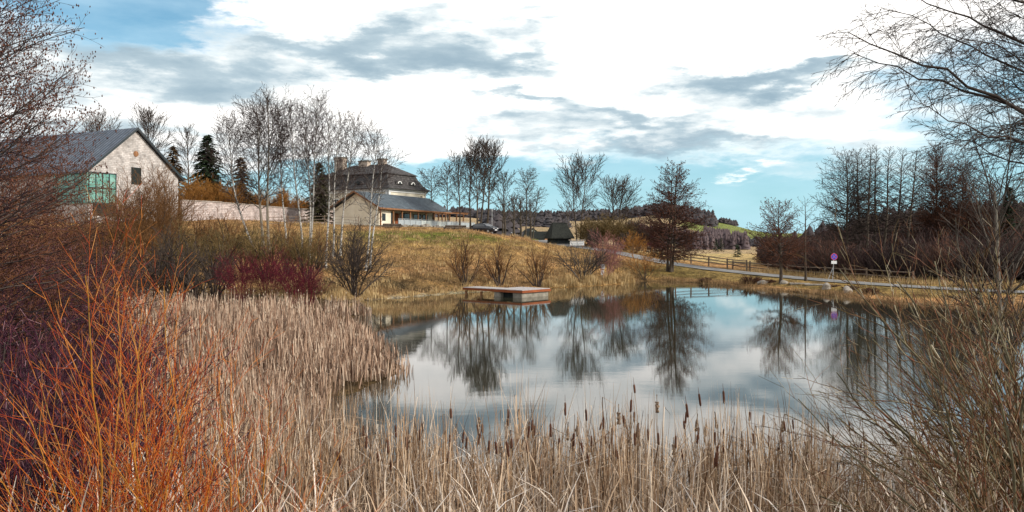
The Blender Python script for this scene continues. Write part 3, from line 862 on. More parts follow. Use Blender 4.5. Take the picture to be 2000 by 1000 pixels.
def barn():
    O = (-46.8, 100.0); A = unit((.436, .9)); B = unit((-.9, .436))      # A along the gable, B along the ridge
    root = empty('barn', (*O, hz(*O)))
    base = root.location.copy()
    def bl(mb, *a, **k_):
        o = mb.build(*a, **k_); o.location = -base; return o
    def par(mb, name, m, p=root, **k_):
        mb.v = [(x - base.x, y - base.y, z - base.z) for x, y, z in mb.v]
        return mb.build(name, m, p, **k_)
    hw, ez, rz = 6.6, 12.4, 18.0
    m = MB(); ext(m, [(-hw + .1, 6.0), (hw - .1, 6.0), (hw - .1, ez), (0, rz - .12), (-hw + .1, ez)], O, A, B, 0, 26)
    par(m, 'wall', M['stone_white'])
    m = MB(); ext(m, [(-hw - .5, ez - .32), (0, rz), (hw + .5, ez - .32), (hw + .5, ez - .08), (0, rz + .25), (-hw - .5, ez - .08)], O, A, B, -.35, 26.4)
    rf = par(m, 'roof', M['slate_barn'])
    m = MB()
    for s in (-1, 1): m.bar((*add2(O, A, s * (hw + .5), B, -.40), ez - .2), (*add2(O, A, 0, B, -.40), rz + .12), .10, .34)
    par(m, 'barge_board', M['window_dark'])
    # round louvre, loft opening
    m = MB(); c = add2(O, A, 0, B, -.06); m.beam((*c, 15.0), (*add2(O, A, 0, B, .2), 15.0), .36, 14)
    par(m, 'round_window', M['wood_brown'])
    m = MB(); m.box(O, A, B, 11.2, 13.3, -.65, .75, -.07, .2); par(m, 'loft_shutter', M['black_wood'])
    m = MB(); m.box(O, A, B, 8.6, 12.2, -6.5, -2.9, -.10, .1); m.box(O, A, B, 8.6, 12.2, -6.72, -6.5, -.10, 6.0)
    g = par(m, 'glazed_front', M['teal_glass'])
    m = MB()
    for a in (-6.5, -5.6, -4.7, -3.8, -2.9): m.box(O, A, B, 8.55, 12.3, a - .05, a + .05, -.16, -.09)
    for z in (8.6, 10.4, 12.2): m.box(O, A, B, z, z + .09, -6.55, -2.85, -.18, -.12)
    m.v = [(x - base.x, y - base.y, z - base.z) for x, y, z in m.v]; m.build('mullion', M['window_dark'], g)
    m = MB(); m.box(O, A, B, 7.2, 8.5, -5.9, -2.9, -.12, .1); par(m, 'cellar_door', M['black_wood'])
    tag(root, 'white stone barn with a slate gable roof and green glazed front at the far left', 'barn')
barn()

def local(root):
    b = root.location.copy()
    def par(mb, name, m, p=root, **k_):
        mb.v = [(x - b.x, y - b.y, z - b.z) for x, y, z in mb.v]
        return mb.build(name, m, p, **k_)
    return par

# ------------------------------------------------------------------ manor
def manor():
    C = (-20.8, 135.0); A = unit((.51, .86)); B = unit((-.86, .51)); LA, LB = 10.4, 17.0
    root = empty('manor_house', (*C, hz(*C)))
    par = local(root)
    m = MB(); m.box(C, A, B, 5.8, 12.75, 0, LA, 0, LB); par(m, 'wall', M['plaster_cream'])
    m = MB(); m.box(C, A, B, 12.45, 12.75, -.14, LA + .14, -.14, LB + .14); m.box(C, A, B, 12.75, 13.0, -.32, LA + .32, -.32, LB + .32)
    for (a, b) in ((0, 0), (LA, 0), (0, LB)): m.box(C, A, B, 5.9, 12.45, a - .25 if a else -.07, a + .07 if a else .6, b - .5 if b else -.07, b + .07 if b else .6)
    par(m, 'cornice', M['trim_white'])
    # mansard: rings of (inset, height)
    rings = [(-.75, 13.0), (-.70, 13.12), (-.15, 13.45), (.45, 14.1), (.95, 14.95), (1.3, 15.75)]
    def ring(i, z): return [(*add2(C, A, a, B, b), z) for a, b in ((i, i), (LA - i, i), (LA - i, LB - i), (i, LB - i))]
    m = MB(); P = []; Fs = []
    for i, z in rings: P += ring(i, z)
    for j in range(len(rings) - 1):
        Fs += [(4 * j + k_, 4 * j + (k_ + 1) % 4, 4 * j + 4 + (k_ + 1) % 4, 4 * j + 4 + k_) for k_ in range(4)]
    Fs += [(3, 2, 1, 0), tuple(4 * (len(rings) - 1) + k_ for k_ in range(4))]
    m.solid(P, Fs); low_ = par(m, 'roof', M['tiles_dark'])
    m = MB(); z0 = 15.62; i0 = 1.0
    P = ring(i0, z0) + ring(i0, z0 + .14) + [(*add2(C, A, LA / 2, B, 4.6), 17.75), (*add2(C, A, LA / 2, B, LB - 4.4), 17.75)]
    m.solid(P, [(3, 2, 1, 0), (0, 1, 5, 4), (1, 2, 6, 5), (2, 3, 7, 6), (3, 0, 4, 7), (4, 5, 8), (5, 6, 9, 8), (6, 7, 9), (7, 4, 8, 9)])
    par(m, 'upper_roof', M['tiles_dark'])
    def roof_in(z): return float(np.interp(z, [r[1] for r in rings], [r[0] for r in rings]))
    # eyebrow dormers: on the front-right slope (normal -B) and the front-left slope (normal -A)
    def dormer(face, s, z):
        O2, U, N = (add2(C, A, s), A, (-B[0], -B[1])) if face == 'r' else (add2(C, B, s), B, (-A[0], -A[1]))
        ins = roof_in(z) ; wd = .75
        arc = [(wd * math.cos(t) * 1.35, z + .62 * math.sin(t)) for t in [math.pi * i / 10 for i in range(11)]]
        m = MB(); n = len(arc)
        f0 = -ins + .22; f1 = -ins - 1.15
        P = [(*add2(O2, U, a, N, f0), zz) for a, zz in arc] + [(*add2(O2, U, a * .7, N, f1), zz + .05) for a, zz in arc]
        m.solid(P, [tuple(range(n)), tuple(reversed(range(n, 2 * n)))] + [(i, i + 1, n + i + 1, n + i) for i in range(n - 1)] + [(0, n, 2 * n - 1, n - 1)])
        dm = par(m, 'dormer', M['tiles_dark'])
        m = MB(); arc2 = [(a * .55, z + .06 + (zz - z) * .72) for a, zz in arc]
        P = [(*add2(O2, U, a, N, f0 + .03), zz) for a, zz in arc2] + [(*add2(O2, U, a, N, f0 - .1), zz) for a, zz in arc2]
        m.solid(P, [tuple(range(n)), tuple(reversed(range(n, 2 * n)))] + [(i, (i + 1) % n, n + (i + 1) % n, n + i) for i in range(n)])
        m.v = [(x - root.location.x, y - root.location.y, zz - root.location.z) for x, y, zz in m.v]
        m.build('window', M['trim_white'] if face == 'r' else M['window_dark'], dm)
        m = MB(); arc3 = [(a * .34, z + .08 + (zz - z) * .5) for a, zz in arc]
        P = [(*add2(O2, U, a, N, f0 + .06), zz) for a, zz in arc3] + [(*add2(O2, U, a, N, f0 + .02), zz) for a, zz in arc3]
        m.solid(P, [tuple(range(n)), tuple(reversed(range(n, 2 * n)))] + [(i, (i + 1) % n, n + (i + 1) % n, n + i) for i in range(n)])
        m.v = [(x - root.location.x, y - root.location.y, zz - root.location.z) for x, y, zz in m.v]
        m.build('pane', M['window_dark'], dm)
    dormer('r', 3.2, 13.9); dormer('r', 6.9, 13.9); dormer('l', 6.6, 13.9); dormer('l', 12.0, 13.9)
    # windows of the upper storey
    for (U, N, Ls) in ((A, (-B[0], -B[1]), (2.6, 5.2, 7.8)), (B, (-A[0], -A[1]), (2.6, 5.6, 8.6, 11.6, 14.4))):
        for s in Ls:
            m = MB(); m.box(C, U, N, 9.6, 11.5, s - .62, s + .62, -.05, .05); fr = par(m, 'window', M['trim_white'])
            m = MB()
            for a0, a1 in ((-.5, -.04), (.04, .5)):
                for z0_, z1_ in ((9.7, 10.75), (10.83, 11.4)): m.box(C, U, N, z0_, z1_, s + a0, s + a1, .051, .06)
            m.v = [(x - root.location.x, y - root.location.y, z - root.location.z) for x, y, z in m.v]; m.build('pane', M['window_dark'], fr)
    for a, b, wa, wb, z1 in ((LA / 2, 5.6, .45, .7, 18.7), (LA / 2 - .3, 9.4, .5, 1.0, 18.5), (LA / 2 - 1.2, 14.3, .6, 1.0, 19.3)):
        m = MB(); m.box(C, A, B, 15.9, z1 - .18, a - wa, a + wa, b - wb, b + wb); ch = par(m, 'chimney', M['brick_chimney'])
        m = MB(); m.box(C, A, B, z1 - .18, z1, a - wa - .12, a + wa + .12, b - wb - .12, b + wb + .12)
        m.v = [(x - root.location.x, y - root.location.y, z - root.location.z) for x, y, z in m.v]; m.build('chimney_cap', M['concrete'], ch)
    m = MB(); m.beam((*add2(C, A, -.12, B, -.12), 12.9), (*add2(C, A, -.12, B, -.12), 6.0), .07, 8); par(m, 'drainpipe', M['window_dark'])
    tag(root, 'cream manor house with dark mansard roof, eyebrow dormers and chimneys on the hill', 'house')
manor()

# ------------------------------------------------------------------ pavilion with the porch
def pavilion():
    O = (-19.7, 119.0); A = unit((.378, .926)); B = unit((-.926, .378)); L = 23.8; hw = 4.3; ez, rz = 9.15, 11.5; fl = 6.5
    root = empty('pavilion', (*O, hz(*O)))
    par = local(root)
    rl = root.location
    def sub(m, name, mt, p):
        m.v = [(x - rl.x, y - rl.y, z - rl.z) for x, y, z in m.v]; return m.build(name, mt, p)
    # walls: solid block at the near end, recessed front beyond
    m = MB()
    m.box(O, A, B, 5.2, ez - .12, .5, 4.2, .45, 2 * hw - .4)
    m.box(O, A, B, 5.2, ez - .12, 4.2, L - 2.6, 2.3, 2 * hw - .4)
    ext(m, [(.45, ez - .12), (2 * hw - .4, ez - .12), (hw, rz - .2)], O, B, A, .5, .75)
    ext(m, [(.45, ez - .12), (2 * hw - .4, ez - .12), (hw, rz - .2)], O, B, A, L - 2.9, L - 2.6)
    par(m, 'wall', M['plaster_cream'])
    m = MB()
    ext(m, [(-.25, ez - .2), (hw, rz - .02), (2 * hw + .25, ez - .2), (2 * hw + .25, ez), (hw, rz + .18), (-.25, ez)], O, B, A, -.15, L)
    par(m, 'roof', M['slate'])
    m = MB()
    for s, e in ((-.27, hw), (2 * hw + .27, hw)): m.bar((*add2(O, A, -.2, B, s), ez - .12), (*add2(O, A, -.2, B, e), rz + .06), .08, .26)
    m.bar((*add2(O, A, -.1, B, -.30), ez - .14), (*add2(O, A, L + .02, B, -.30), ez - .14), .06, .24)
    par(m, 'fascia', M['wood_brown'])
    m = MB(); m.box(O, A, B, ez - .34, ez - .16, .3, L - .1, -.02, .18); par(m, 'eave_beam', M['wood_brown'])
    for s in (.6, 4.3, 6.9, 9.5, 12.1, 14.8, 17.7, 20.6, 23.4):
        m = MB(); m.box(O, A, B, 6.3, ez - .34, s - .10, s + .10, 0, .18); par(m, 'post', M['wood_brown'])
    # openings of the recessed front
    for s0, s1, z0, z1, mt in ((4.7, 8.0, fl, 8.55, 'window_dark'), (8.5, 9.6, fl, 8.5, 'wood_red'), (10.0, 13.2, fl + .9, 8.55, 'window_dark'), (14.4, 17.0, fl + .9, 8.5, 'window_dark'), (17.6, 19.4, fl + .9, 8.5, 'window_dark')):
        m = MB(); m.box(O, A, B, z0 - .06, z1 + .08, s0 - .08, s1 + .08, 2.22, 2.34); fr = par(m, 'door' if mt == 'wood_red' else 'window', M['wood_brown'])
        m = MB()
        k_ = max(1, round((s1 - s0) / 1.1))
        for i in range(k_):
            a0 = s0 + (s1 - s0) * i / k_ + .05; a1 = s0 + (s1 - s0) * (i + 1) / k_ - .05
            m.box(O, A, B, z0 + .04, z1, a0, a1, 2.19, 2.215)
        sub(m, 'pane' if mt != 'wood_red' else 'door_leaf', M[mt], fr)
    m = MB(); m.box(O, A, B, 7.2, 8.3, 1.6, 2.6, .42, .47); par(m, 'window', M['window_dark'])
    # terrace slab with its pale stone edge
    m = MB(); m.box(O, A, B, 5.0, fl, .2, 31.5, -1.3, 2 * hw); par(m, 'terrace', M['concrete'])
    # railing: posts, top rail, panels
    rail = MB(); pans = []
    s = 3.6; i = 0
    while s < 31.3:
        rail.box(O, A, B, fl, fl + 1.05, s - .03, s + .03, -1.24, -1.18)
        if s < 31.2:
            pn = MB(); pn.box(O, A, B, fl + .12, fl + .92, s + .08, min(s + 1.72, 31.2), -1.22, -1.20)
            pans.append((pn, 'panel_pale' if 4 <= i <= 8 and i != 6 else 'panel_grey'))
        s += 1.8; i += 1
    rail.box(O, A, B, fl + 1.02, fl + 1.08, 3.5, 31.3, -1.25, -1.17)
    r = par(rail, 'railing', M['metal_grey'])
    for pn, mt in pans: sub(pn, 'panel', M[mt], r)
    # pergola at the far end
    m = MB()
    for s in (25.6, 28.4):
        for b in (-.2, 3.4): m.box(O, A, B, fl, 8.95, s - .09, s + .09, b - .09, b + .09)
    for b in (-.2, 3.4): m.box(O, A, B, 8.95, 9.13, 23.6, 30.2, b - .06, b + .06)
    for i in range(12): m.box(O, A, B, 9.135, 9.26, 24 + i * .52, 24.08 + i * .52, -.9, 4.1)
    par(m, 'pergola', M['wood_brown'])
    tag(root, 'low cream pavilion with a slate roof, timber porch posts and railed terrace', 'pavilion')
pavilion()

# ------------------------------------------------------------------ boundary wall, rail fence before it
def long_wall():
    pts = [(-43.6, 105.9), (-40.2, 111), (-38, 119), (-35.5, 128), (-30.4, 136)]
    root = empty('boundary_wall', (*pts[0], hz(*pts[0]))); par = local(root)
    m = MB(); c = MB()
    for i in range(len(pts) - 1):
        a, b = pts[i], pts[i + 1]
        A = unit((b[0] - a[0], b[1] - a[1])); B = (-A[1], A[0]); L = math.hypot(b[0] - a[0], b[1] - a[1])
        z1 = 9.45 - .06 * i
        m.box(a, A, B, 5.5, z1, .004 * i, L + .003 * i, -.2, .2 + .004 * i)
        c.box(a, A, B, z1, z1 + .14, -.02, L + .02, -.29, .29 + .004 * i)
    par(m, 'wall', M['stone_wall']); par(c, 'coping', M['wood_grey'])
    tag(root, 'long pale stone boundary wall between the barn and the pavilion', 'wall')
long_wall()

def rail_fence(name, pts, label, hgt, rails, step, mt, closed_z=None, th=.05):
    pts = np.array(pts, float)
    root = empty(name, (pts[0][0], pts[0][1], hz(*pts[0]))); par = local(root)
    d = np.concatenate([[0], np.cumsum(np.hypot(*np.diff(pts, axis=0).T))])
    n = int(d[-1] / step); s = np.linspace(0, d[-1], n + 1)
    rnd = random.Random(len(label))
    P = [(float(np.interp(t, d, pts[:, 0])), float(np.interp(t, d, pts[:, 1]))) for t in s]
    Z = [hz(*p) for p in P]
    for i, p in enumerate(P):
        m = MB(); m.bar((p[0], p[1], Z[i] - .2), (p[0] + rnd.uniform(-.04, .04), p[1], Z[i] + hgt + rnd.uniform(-.03, .08)), .13, .13) if False else m.beam((p[0], p[1], Z[i] - .2), (p[0] + rnd.uniform(-.05, .05), p[1] + rnd.uniform(-.05, .05), Z[i] + hgt + rnd.uniform(-.02, .1)), th * 1.5, 7)
        par(m, 'post', M[mt])
    for r in rails:
        m = MB()
        for i in range(n):
            m.beam((P[i][0], P[i][1] - .08, Z[i] + r + rnd.uniform(-.05, .05)), (P[i + 1][0], P[i + 1][1] - .08, Z[i + 1] + r + rnd.uniform(-.05, .05)), th, 6, th * .85)
        par(m, 'rail', M[mt])
    tag(root, label, 'fence')
    return root
rail_fence('rail_fence', [(at(525, 102), 102), (at(600, 106), 106), (at(700, 112), 112)], 'thin dark rail fence on the slope below the pale stone wall', 1.35, (.45, .85, 1.25), 2.4, 'fence_wood', th=.035)
rail_fence('road_fence', [(15.4, 108), (18.4, 101), (21.9, 95.6), (26.3, 90.0)], 'weathered timber rail fence behind the road beyond the lone alder', 1.15, (.45, .78, 1.08), 2.5, 'fence_wood', th=.06)
rail_fence('road_fence', [(25.4, 92.5), (29.4, 85), (32.2, 78.5), (35.2, 70.5)], 'lower timber rail fence running behind the road toward the round sign', 1.0, (.42, .88), 2.6, 'fence_wood', th=.06)
rail_fence('road_fence', [(10.6, 111.5), (13.4, 107), (15.6, 103.5)], 'short timber fence at the bend of the road above the orange bush', .95, (.4, .8), 2.4, 'fence_wood', th=.05)

# ------------------------------------------------------------------ dock
def dock():
    z = 0.58
    def w_(px, py, zz=None):
        zz = z if zz is None else zz
        Y = (CZ - zz) * F / (py - HY); return (at(px, Y), Y)
    O = (.75, 58.7); A = unit((.65, .76)); B = unit((-.76, .65)); LA, LB, GL, W2 = 3.3, 2.9, 3.1, 1.6
    root = empty('dock', (*O, 0)); par = local(root)
    m = MB(); n = 20
    for i in range(n): m.box(O, A, B, z - .04, z, 0, LA, i * LB / n, (i + 1) * LB / n - .012)
    for i in range(n): m.box(O, A, B, z - .04, z + .004, 0, W2, LB + .003 + i * GL / n, LB + (i + 1) * GL / n - .012)
    par(m, 'deck', M['deck'])
    m = MB()
    m.box(O, A, B, z - .22, z - .045, -.05, LA + .05, -.05, -.003); m.box(O, A, B, z - .22, z - .045, LA, LA + .05, 0, LB)
    m.box(O, A, B, z - .22, z - .045, -.05, -.003, -.003, LB); m.box(O, A, B, z - .20, z - .042, -.055, -.006, LB + .003, LB + GL)
    m.box(O, A, B, z - .20, z - .042, W2, W2 + .05, LB, LB + GL)
    par(m, 'fascia', M['wood_red'])
    for (a0, a1, b0, b1) in ((.04, LA - .1, .08, .95), (.04, LA - .1, 2.15, LB - .1)):
        m = MB(); m.box(O, A, B, -.9, z - .222, a0, a1, b0, b1); par(m, 'float', M['concrete'], bevel=.03)
    m = MB(); m.box(O, A, B, -.9, z - .23, .35, LA - .2, .97, 2.13); par(m, 'opening_shade', M['black_wood'])  # black block standing in for the shade in the opening between the floats
    for t in (4.2, 5.8):
        m = MB(); p = add2(O, A, .15, B, t); m.beam((*p, -.9), (*p, z - .26), .10, 8); par(m, 'post', M['wood_brown'])
    tag(root, 'red edged timber bathing dock on concrete supports at the far shore', 'dock')
dock()

# ------------------------------------------------------------------ things along the road
def no_stopping():
    x, Y = at(1626, 74.5), 74.5; z = hz(x, Y)
    root = empty('road_sign', (x, Y, z)); 
    m = MB(); m.beam((0, 0, -.3), (.14, 0, 2.55), .035, 8); m.beam((-.5, .02, -.2), (.13, .05, 1.35), .022, 6); m.build('pole', M['steel'], root)
    c = Vector((.13, -.06, 2.18))
    def disc(r, y, th): 
        m = MB(); m.beam((c.x, c.y + y + th, c.z), (c.x, c.y + y, c.z), r, 28); return m
    f = disc(.31, 0, .02).build('sign_face', M['sign_red'], root)
    disc(.262, -.008, .006).build('blue_field', M['sign_blue'], f)
    m = MB()
    for s in (-1, 1):
        m.bar((c.x - .175, c.y - .012, c.z - .175 * s), (c.x + .175, c.y - .012, c.z + .175 * s), .006, .05)
    m.build('red_cross', M['sign_red'], f)
    m = MB(); m.box((0, 0), (1, 0), (0, 1), 1.52, 1.80, -.13, .38, -.05, -.03); m.build('plate', M['white_paint'], root)
    tag(root, 'round red and blue no stopping sign on a thin pole beside the road', 'road sign')
no_stopping()
def info_board():
    x, Y = at(1127, 108), 108; z = hz(x, Y); root = empty('information_board', (x, Y, z))
    for s in (-.75, .75):
        m = MB(); m.beam((s, 0, -.2), (s, 0, 1.15), .05, 6); m.build('post', M['wood_brown'], root)
    m = MB(); m.box((0, 0), (1, 0), (0, 1), .35, .95, -.95, .95, -.08, -.052); pnl = m.build('panel', M['white_paint'], root)
    m = MB(); m.box((0, 0), (1, 0), (0, 1), 1.0, 1.12, -1.1, 1.1, -.2, .2); m.build('roof', M['wood_grey'], root)
    m = MB(); m.box((0, 0), (1, 0), (0, 1), .50, .60, -.8, .8, -.09, -.083); m.build('photo_strip', M['panel_grey'], pnl)
    tag(root, 'low white information board beside the road below the dark shed', 'board')
info_board()
def stand_sign():
    x, Y = at(1183, 76.8), 79.5; z = hz(x, Y); root = empty('notice', (x, Y, z))
    m = MB(); m.beam((0, 0, -.2), (0, 0, 1.5), .05, 6); m.build('post', M['wood_grey'], root)
    m = MB(); m.box((0, 0), (1, 0), (0, 1), .98, 1.48, -.22, .22, -.08, -.052); p = m.build('panel', M['white_paint'], root)
    m = MB(); m.box((0, 0), (1, 0), (0, 1), .40, .86, -.16, .16, -.08, -.053); m.build('lower_panel', M['white_paint'], root)
    m = MB(); m.box((0, 0), (1, 0), (0, 1), 1.12, 1.36, -.12, .12, -.088, -.083); m.build('picture', M['panel_grey'], p)
    tag(root, 'small pale notice on a post by the reddish bush near the shore', 'notice')
stand_sign()
def lamp_post():
    x, Y = at(961, 118), 118; z = hz(x, Y); root = empty('street_lamp', (x, Y, z))
    m = MB(); m.beam((0, 0, -.1), (0, 0, 3.4), .05, 8, .035); m.build('pole', M['steel'], root)
    m = MB(); m.beam((0, 0, 3.4), (0, 0, 3.7), .09, 8, .16); m.beam((0, 0, 3.7), (0, 0, 3.78), .2, 8, .05); m.build('lamp_head', M['metal_grey'], root)
    tag(root, 'slim grey lamp post standing beside the parked dark car', 'street lamp')
lamp_post()
def bollard(px, Y, label):
    x = at(px, Y); root = empty('bollard', (x, Y, hz(x, Y)))
    m = MB(); m.beam((0, 0, -.1), (0, 0, .95), .10, 8); m.build('post', M['black_wood'], root)
    m = MB(); m.beam((0, 0, .95), (0, 0, 1.06), .13, 8, .06); m.build('cap', M['metal_grey'], root)
    tag(root, label, 'bollard')
bollard(999, 128, 'dark bollard on the bright green lawn between the park trees')

def car():
    x, Y = at(947, 117), 117.0
    root = empty('parked_car', (x, Y, hz(x, Y) + .02), R(-38))
    secs = [(-2.05, .62, .95, .55, .95), (-1.95, .74, 1.05, .9, 1.1), (-1.6, .80, 1.30, .62, 1.30), (-1.0, .82, 1.45, .58, 1.46), (-.2, .83, 1.47, .60, 1.48), (.35, .83, 1.36, .62, 1.38), (.95, .83, 1.0, .72, 1.0), (1.6, .80, .92, .7, .92), (1.95, .70, .80, .6, .80), (2.08, .60, .62, .55, .62)]
    V = []; n = 10
    for (xx, hw_, top, tw, _) in secs:
        sh = min(.92, top)
        pts = [(-hw_ * .92, .22), (-hw_, .45), (-hw_, .75), (-hw_ * .96, sh), (-tw, top), (tw, top), (hw_ * .96, sh), (hw_, .75), (hw_, .45), (hw_ * .92, .22)]
        V += [(xx, a, b) for a, b in pts]
    m = MB(); Fs = [(tuple(reversed(range(n)))), tuple(range(n * (len(secs) - 1), n * len(secs)))]
    for j in range(len(secs) - 1): Fs += [(j * n + i, j * n + (i + 1) % n, (j + 1) * n + (i + 1) % n, (j + 1) * n + i) for i in range(n)]
    m.solid(V, Fs); b = m.build('body', M['car_paint'], root, bevel=.02, smooth=True)
    m = MB(); m.solid([(.42, -.60, 1.36), (.42, .60, 1.36), (.98, .72, 1.03), (.98, -.72, 1.03), (.40, -.60, 1.33), (.40, .60, 1.33), (.96, .72, 1.0), (.96, -.72, 1.0)], [(0, 3, 2, 1), (4, 5, 6, 7), (0, 1, 5, 4), (1, 2, 6, 5), (2, 3, 7, 6), (3, 0, 4, 7)])
    m.build('windscreen', M['car_glass'], root)
    for s in (-1, 1):
        m = MB(); m.solid([(-1.5, s * .80, .98), (.75, s * .815, .98), (.3, s * .66, 1.34), (-1.2, s * .66, 1.36)] + [(-1.5, s * .82, .98), (.75, s * .835, .98), (.3, s * .68, 1.34), (-1.2, s * .68, 1.36)], [(0, 1, 2, 3), (7, 6, 5, 4), (0, 4, 5, 1), (1, 5, 6, 2), (2, 6, 7, 3), (3, 7, 4, 0)])
        m.build('side_window', M['car_glass'], root)
        m = MB(); m.box((0, 0), (1, 0), (0, 1), .60, .74, 1.93, 2.04, s * .45 - .16, s * .45 + .16); m.build('headlight', M['white_paint'], root)
        for xx in (-1.3, 1.3):
            m = MB(); m.beam((xx, s * .66, .31), (xx, s * .86, .31), .31, 18); wl = m.build('wheel', M['tyre'], root)
            m = MB(); m.beam((xx, s * .84, .31), (xx, s * .875, .31), .18, 10); m.build('rim', M['steel'], wl)
    m = MB(); m.box((0, 0), (1, 0), (0, 1), .42, .54, 2.05, 2.10, -.26, .26); m.build('number_plate', M['white_paint'], root)
    tag(root, 'dark hatchback parked on the crest of the slope right of the terrace', 'car')
car()

def shed():
    Y = 116; x = at(1092, Y); z = hz(x, Y); root = empty('shed', (x, Y, z), R(16))
    m = MB()
    m.box((0, 0), (1, 0), (0, 1), -.4, .95, -1.35, 1.35, -1.3, 1.3)
    m.build('wall', M['black_wood'], root)
    m = MB(); P = [(-1.75, -1.7, .72), (1.75, -1.7, .72), (1.75, 1.7, .72), (-1.75, 1.7, .72), (-1.75, -1.7, .84), (1.75, -1.7, .84), (1.75, 1.7, .84), (-1.75, 1.7, .84), (-1.0, -.22, 3.05), (1.0, -.22, 3.05), (1.0, .22, 3.05), (-1.0, .22, 3.05)]
    m.solid(P, [(3, 2, 1, 0), (0, 1, 5, 4), (1, 2, 6, 5), (2, 3, 7, 6), (3, 0, 4, 7), (4, 5, 9, 8), (5, 6, 10, 9), (6, 7, 11, 10), (7, 4, 8, 11), (8, 9, 10, 11)])
    m.build('roof', M['roof_dark'], root)
    m = MB(); m.box((0, 0), (1, 0), (0, 1), -.3, .75, -.5, .5, -1.34, -1.305); m.build('door', M['window_dark'], root)
    tag(root, 'small black timber shed with a steep dark roof on the crest of the slope', 'shed')
M['roof_dark'] = noisy('roof_dark', (0.009, 0.011, 0.010), (0.034, 0.036, 0.030), 2.2, stretch=(3, 3, .6), bump=.6)
shed()
def cottage(px, Y, label, wd, ln, hh, rh, rot, wall, roof):
    x = at(px, Y); root = empty('cottage', (x, Y, hz(x, Y)), R(rot))
    m = MB(); ext(m, [(-wd / 2, -1), (wd / 2, -1), (wd / 2, hh), (0, hh + rh - .1), (-wd / 2, hh)], (0, 0), (1, 0), (0, 1), 0, ln); m.build('wall', M[wall], root)
    m = MB(); ext(m, [(-wd / 2 - .4, hh - .25), (0, hh + rh), (wd / 2 + .4, hh - .25), (wd / 2 + .4, hh), (0, hh + rh + .25), (-wd / 2 - .4, hh)], (0, 0), (1, 0), (0, 1), -.4, ln + .4); m.build('roof', M[roof], root)
    for s in (-wd * .22, wd * .22):
        m = MB(); m.box((0, 0), (1, 0), (0, 1), 1.0, 2.1, s - .45, s + .45, -.05, .02); m.build('window', M['window_dark'], root)
    tag(root, label, 'house')
cottage(1041, 230, 'white gabled cottage beyond the lawn left of the black shed', 4.6, 8, 1.7, 1.9, 12, 'plaster_white', 'roof_dark')
cottage(1066, 190, 'brown farm building partly hidden behind the black shed', 3.6, 5, .9, 1.5, 70, 'wood_brown', 'roof_dark')
cottage(562, 170, 'blue slate roofed house glimpsed between the birches behind the wall', 9, 10, 1.3, 3.0, -50, 'plaster_white', 'slate')
def far_car(px, Y):
    x = at(px, Y); root = empty('parked_car', (x, Y, hz(x, Y) + .02), R(15))
    m = MB(); m.box((0, 0), (1, 0), (0, 1), .25, .85, -2.0, 2.0, -.8, .8)
    m.build('body', M['white_paint'], root, bevel=.12)
    m = MB(); m.solid([(-1.5, -.72, .85), (1.1, -.72, .85), (1.1, .72, .85), (-1.5, .72, .85), (-1.1, -.6, 1.4), (.4, -.6, 1.4), (.4, .6, 1.4), (-1.1, .6, 1.4)], [(0, 3, 2, 1), (4, 5, 6, 7), (0, 1, 5, 4), (1, 2, 6, 5), (2, 3, 7, 6), (3, 0, 4, 7)])
    m.build('cabin', M['car_glass'], root)
    for xx in (-1.25, 1.25):
        for s in (-1, 1):
            m = MB(); m.beam((xx, s * .66, .31), (xx, s * .83, .31), .31, 12); m.build('wheel', M['tyre'], root)
    tag(root, 'white car parked far off beside the white cottage', 'car')
far_car(1021, 215)

# rocks below the terrace and on the right shore
def rock(name, x, y, s, seed, label, cat='rock', group=None, sz=.6, mt='rock', zoff=0.0):
    import bmesh
    rnd = random.Random(seed)
    bm = bmesh.new(); bmesh.ops.create_icosphere(bm, subdivisions=3, radius=1)
    ph = [rnd.uniform(0, 6) for _ in range(6)]
    for v in bm.verts:
        c = v.co
        f = 1 + .16 * math.sin(c.x * 3 + ph[0]) + .15 * math.sin(c.y * 3.4 + ph[1]) + .14 * math.sin(c.z * 4 + ph[2]) + .08 * math.sin(c.x * 8 + c.y * 7 + ph[3])
        c *= f
        c.x = max(min(c.x, .85), -.9); c.y = max(min(c.y, .8), -.85)
    me = bpy.data.meshes.new(name)
    bm.to_mesh(me); bm.free()
    o = link(name, me, M[mt])
    z = hz(x, y)
    o.location = (x, y, max(z, 0) + s * sz * .3 + zoff); o.scale = (s * rnd.uniform(.8, 1.3), s * rnd.uniform(.7, 1), s * sz); o.rotation_euler = (rnd.uniform(-.2, .2), rnd.uniform(-.2, .2), rnd.random() * 6)
    tag(o, label, cat, group)
    return o
rr = random.Random(4)
pA, pB = unit((.378, .926)), unit((-.926, .378))
for i in range(34):
    s = 3 + 26 * (i + rr.random()) / 34
    p = add2((-19.7, 119.0), pA, s, pB, -2.2 - rr.random() * 1.3)
    rock('rock', p[0], p[1], rr.uniform(.25, .55), i, 'grey boulder in the loose stone edging below the terrace', 'rock', 'boulders edging the terrace')
for px, Y, s, lb in ((1562, 70.2, .75, 'pale concrete block at the pond outlet, left of the pair'), (1592, 68.5, .7, 'pale concrete block at the pond outlet, right of the pair')):
    x = at(px, Y); root = empty('outlet_block', (x, Y, 0), R(-20))
    m = MB(); m.box((0, 0), (1, 0), (0, 1), -.5, .42, -.8, .8, -.5, .5); m.build('block', M['concrete'], root, bevel=.05)
    m = MB(); m.box((0, 0), (1, 0), (0, 1), .42, .50, -.85, .85, -.55, .55); m.build('cap', M['rock'], root, bevel=.02)
    tag(root, lb, 'concrete block')
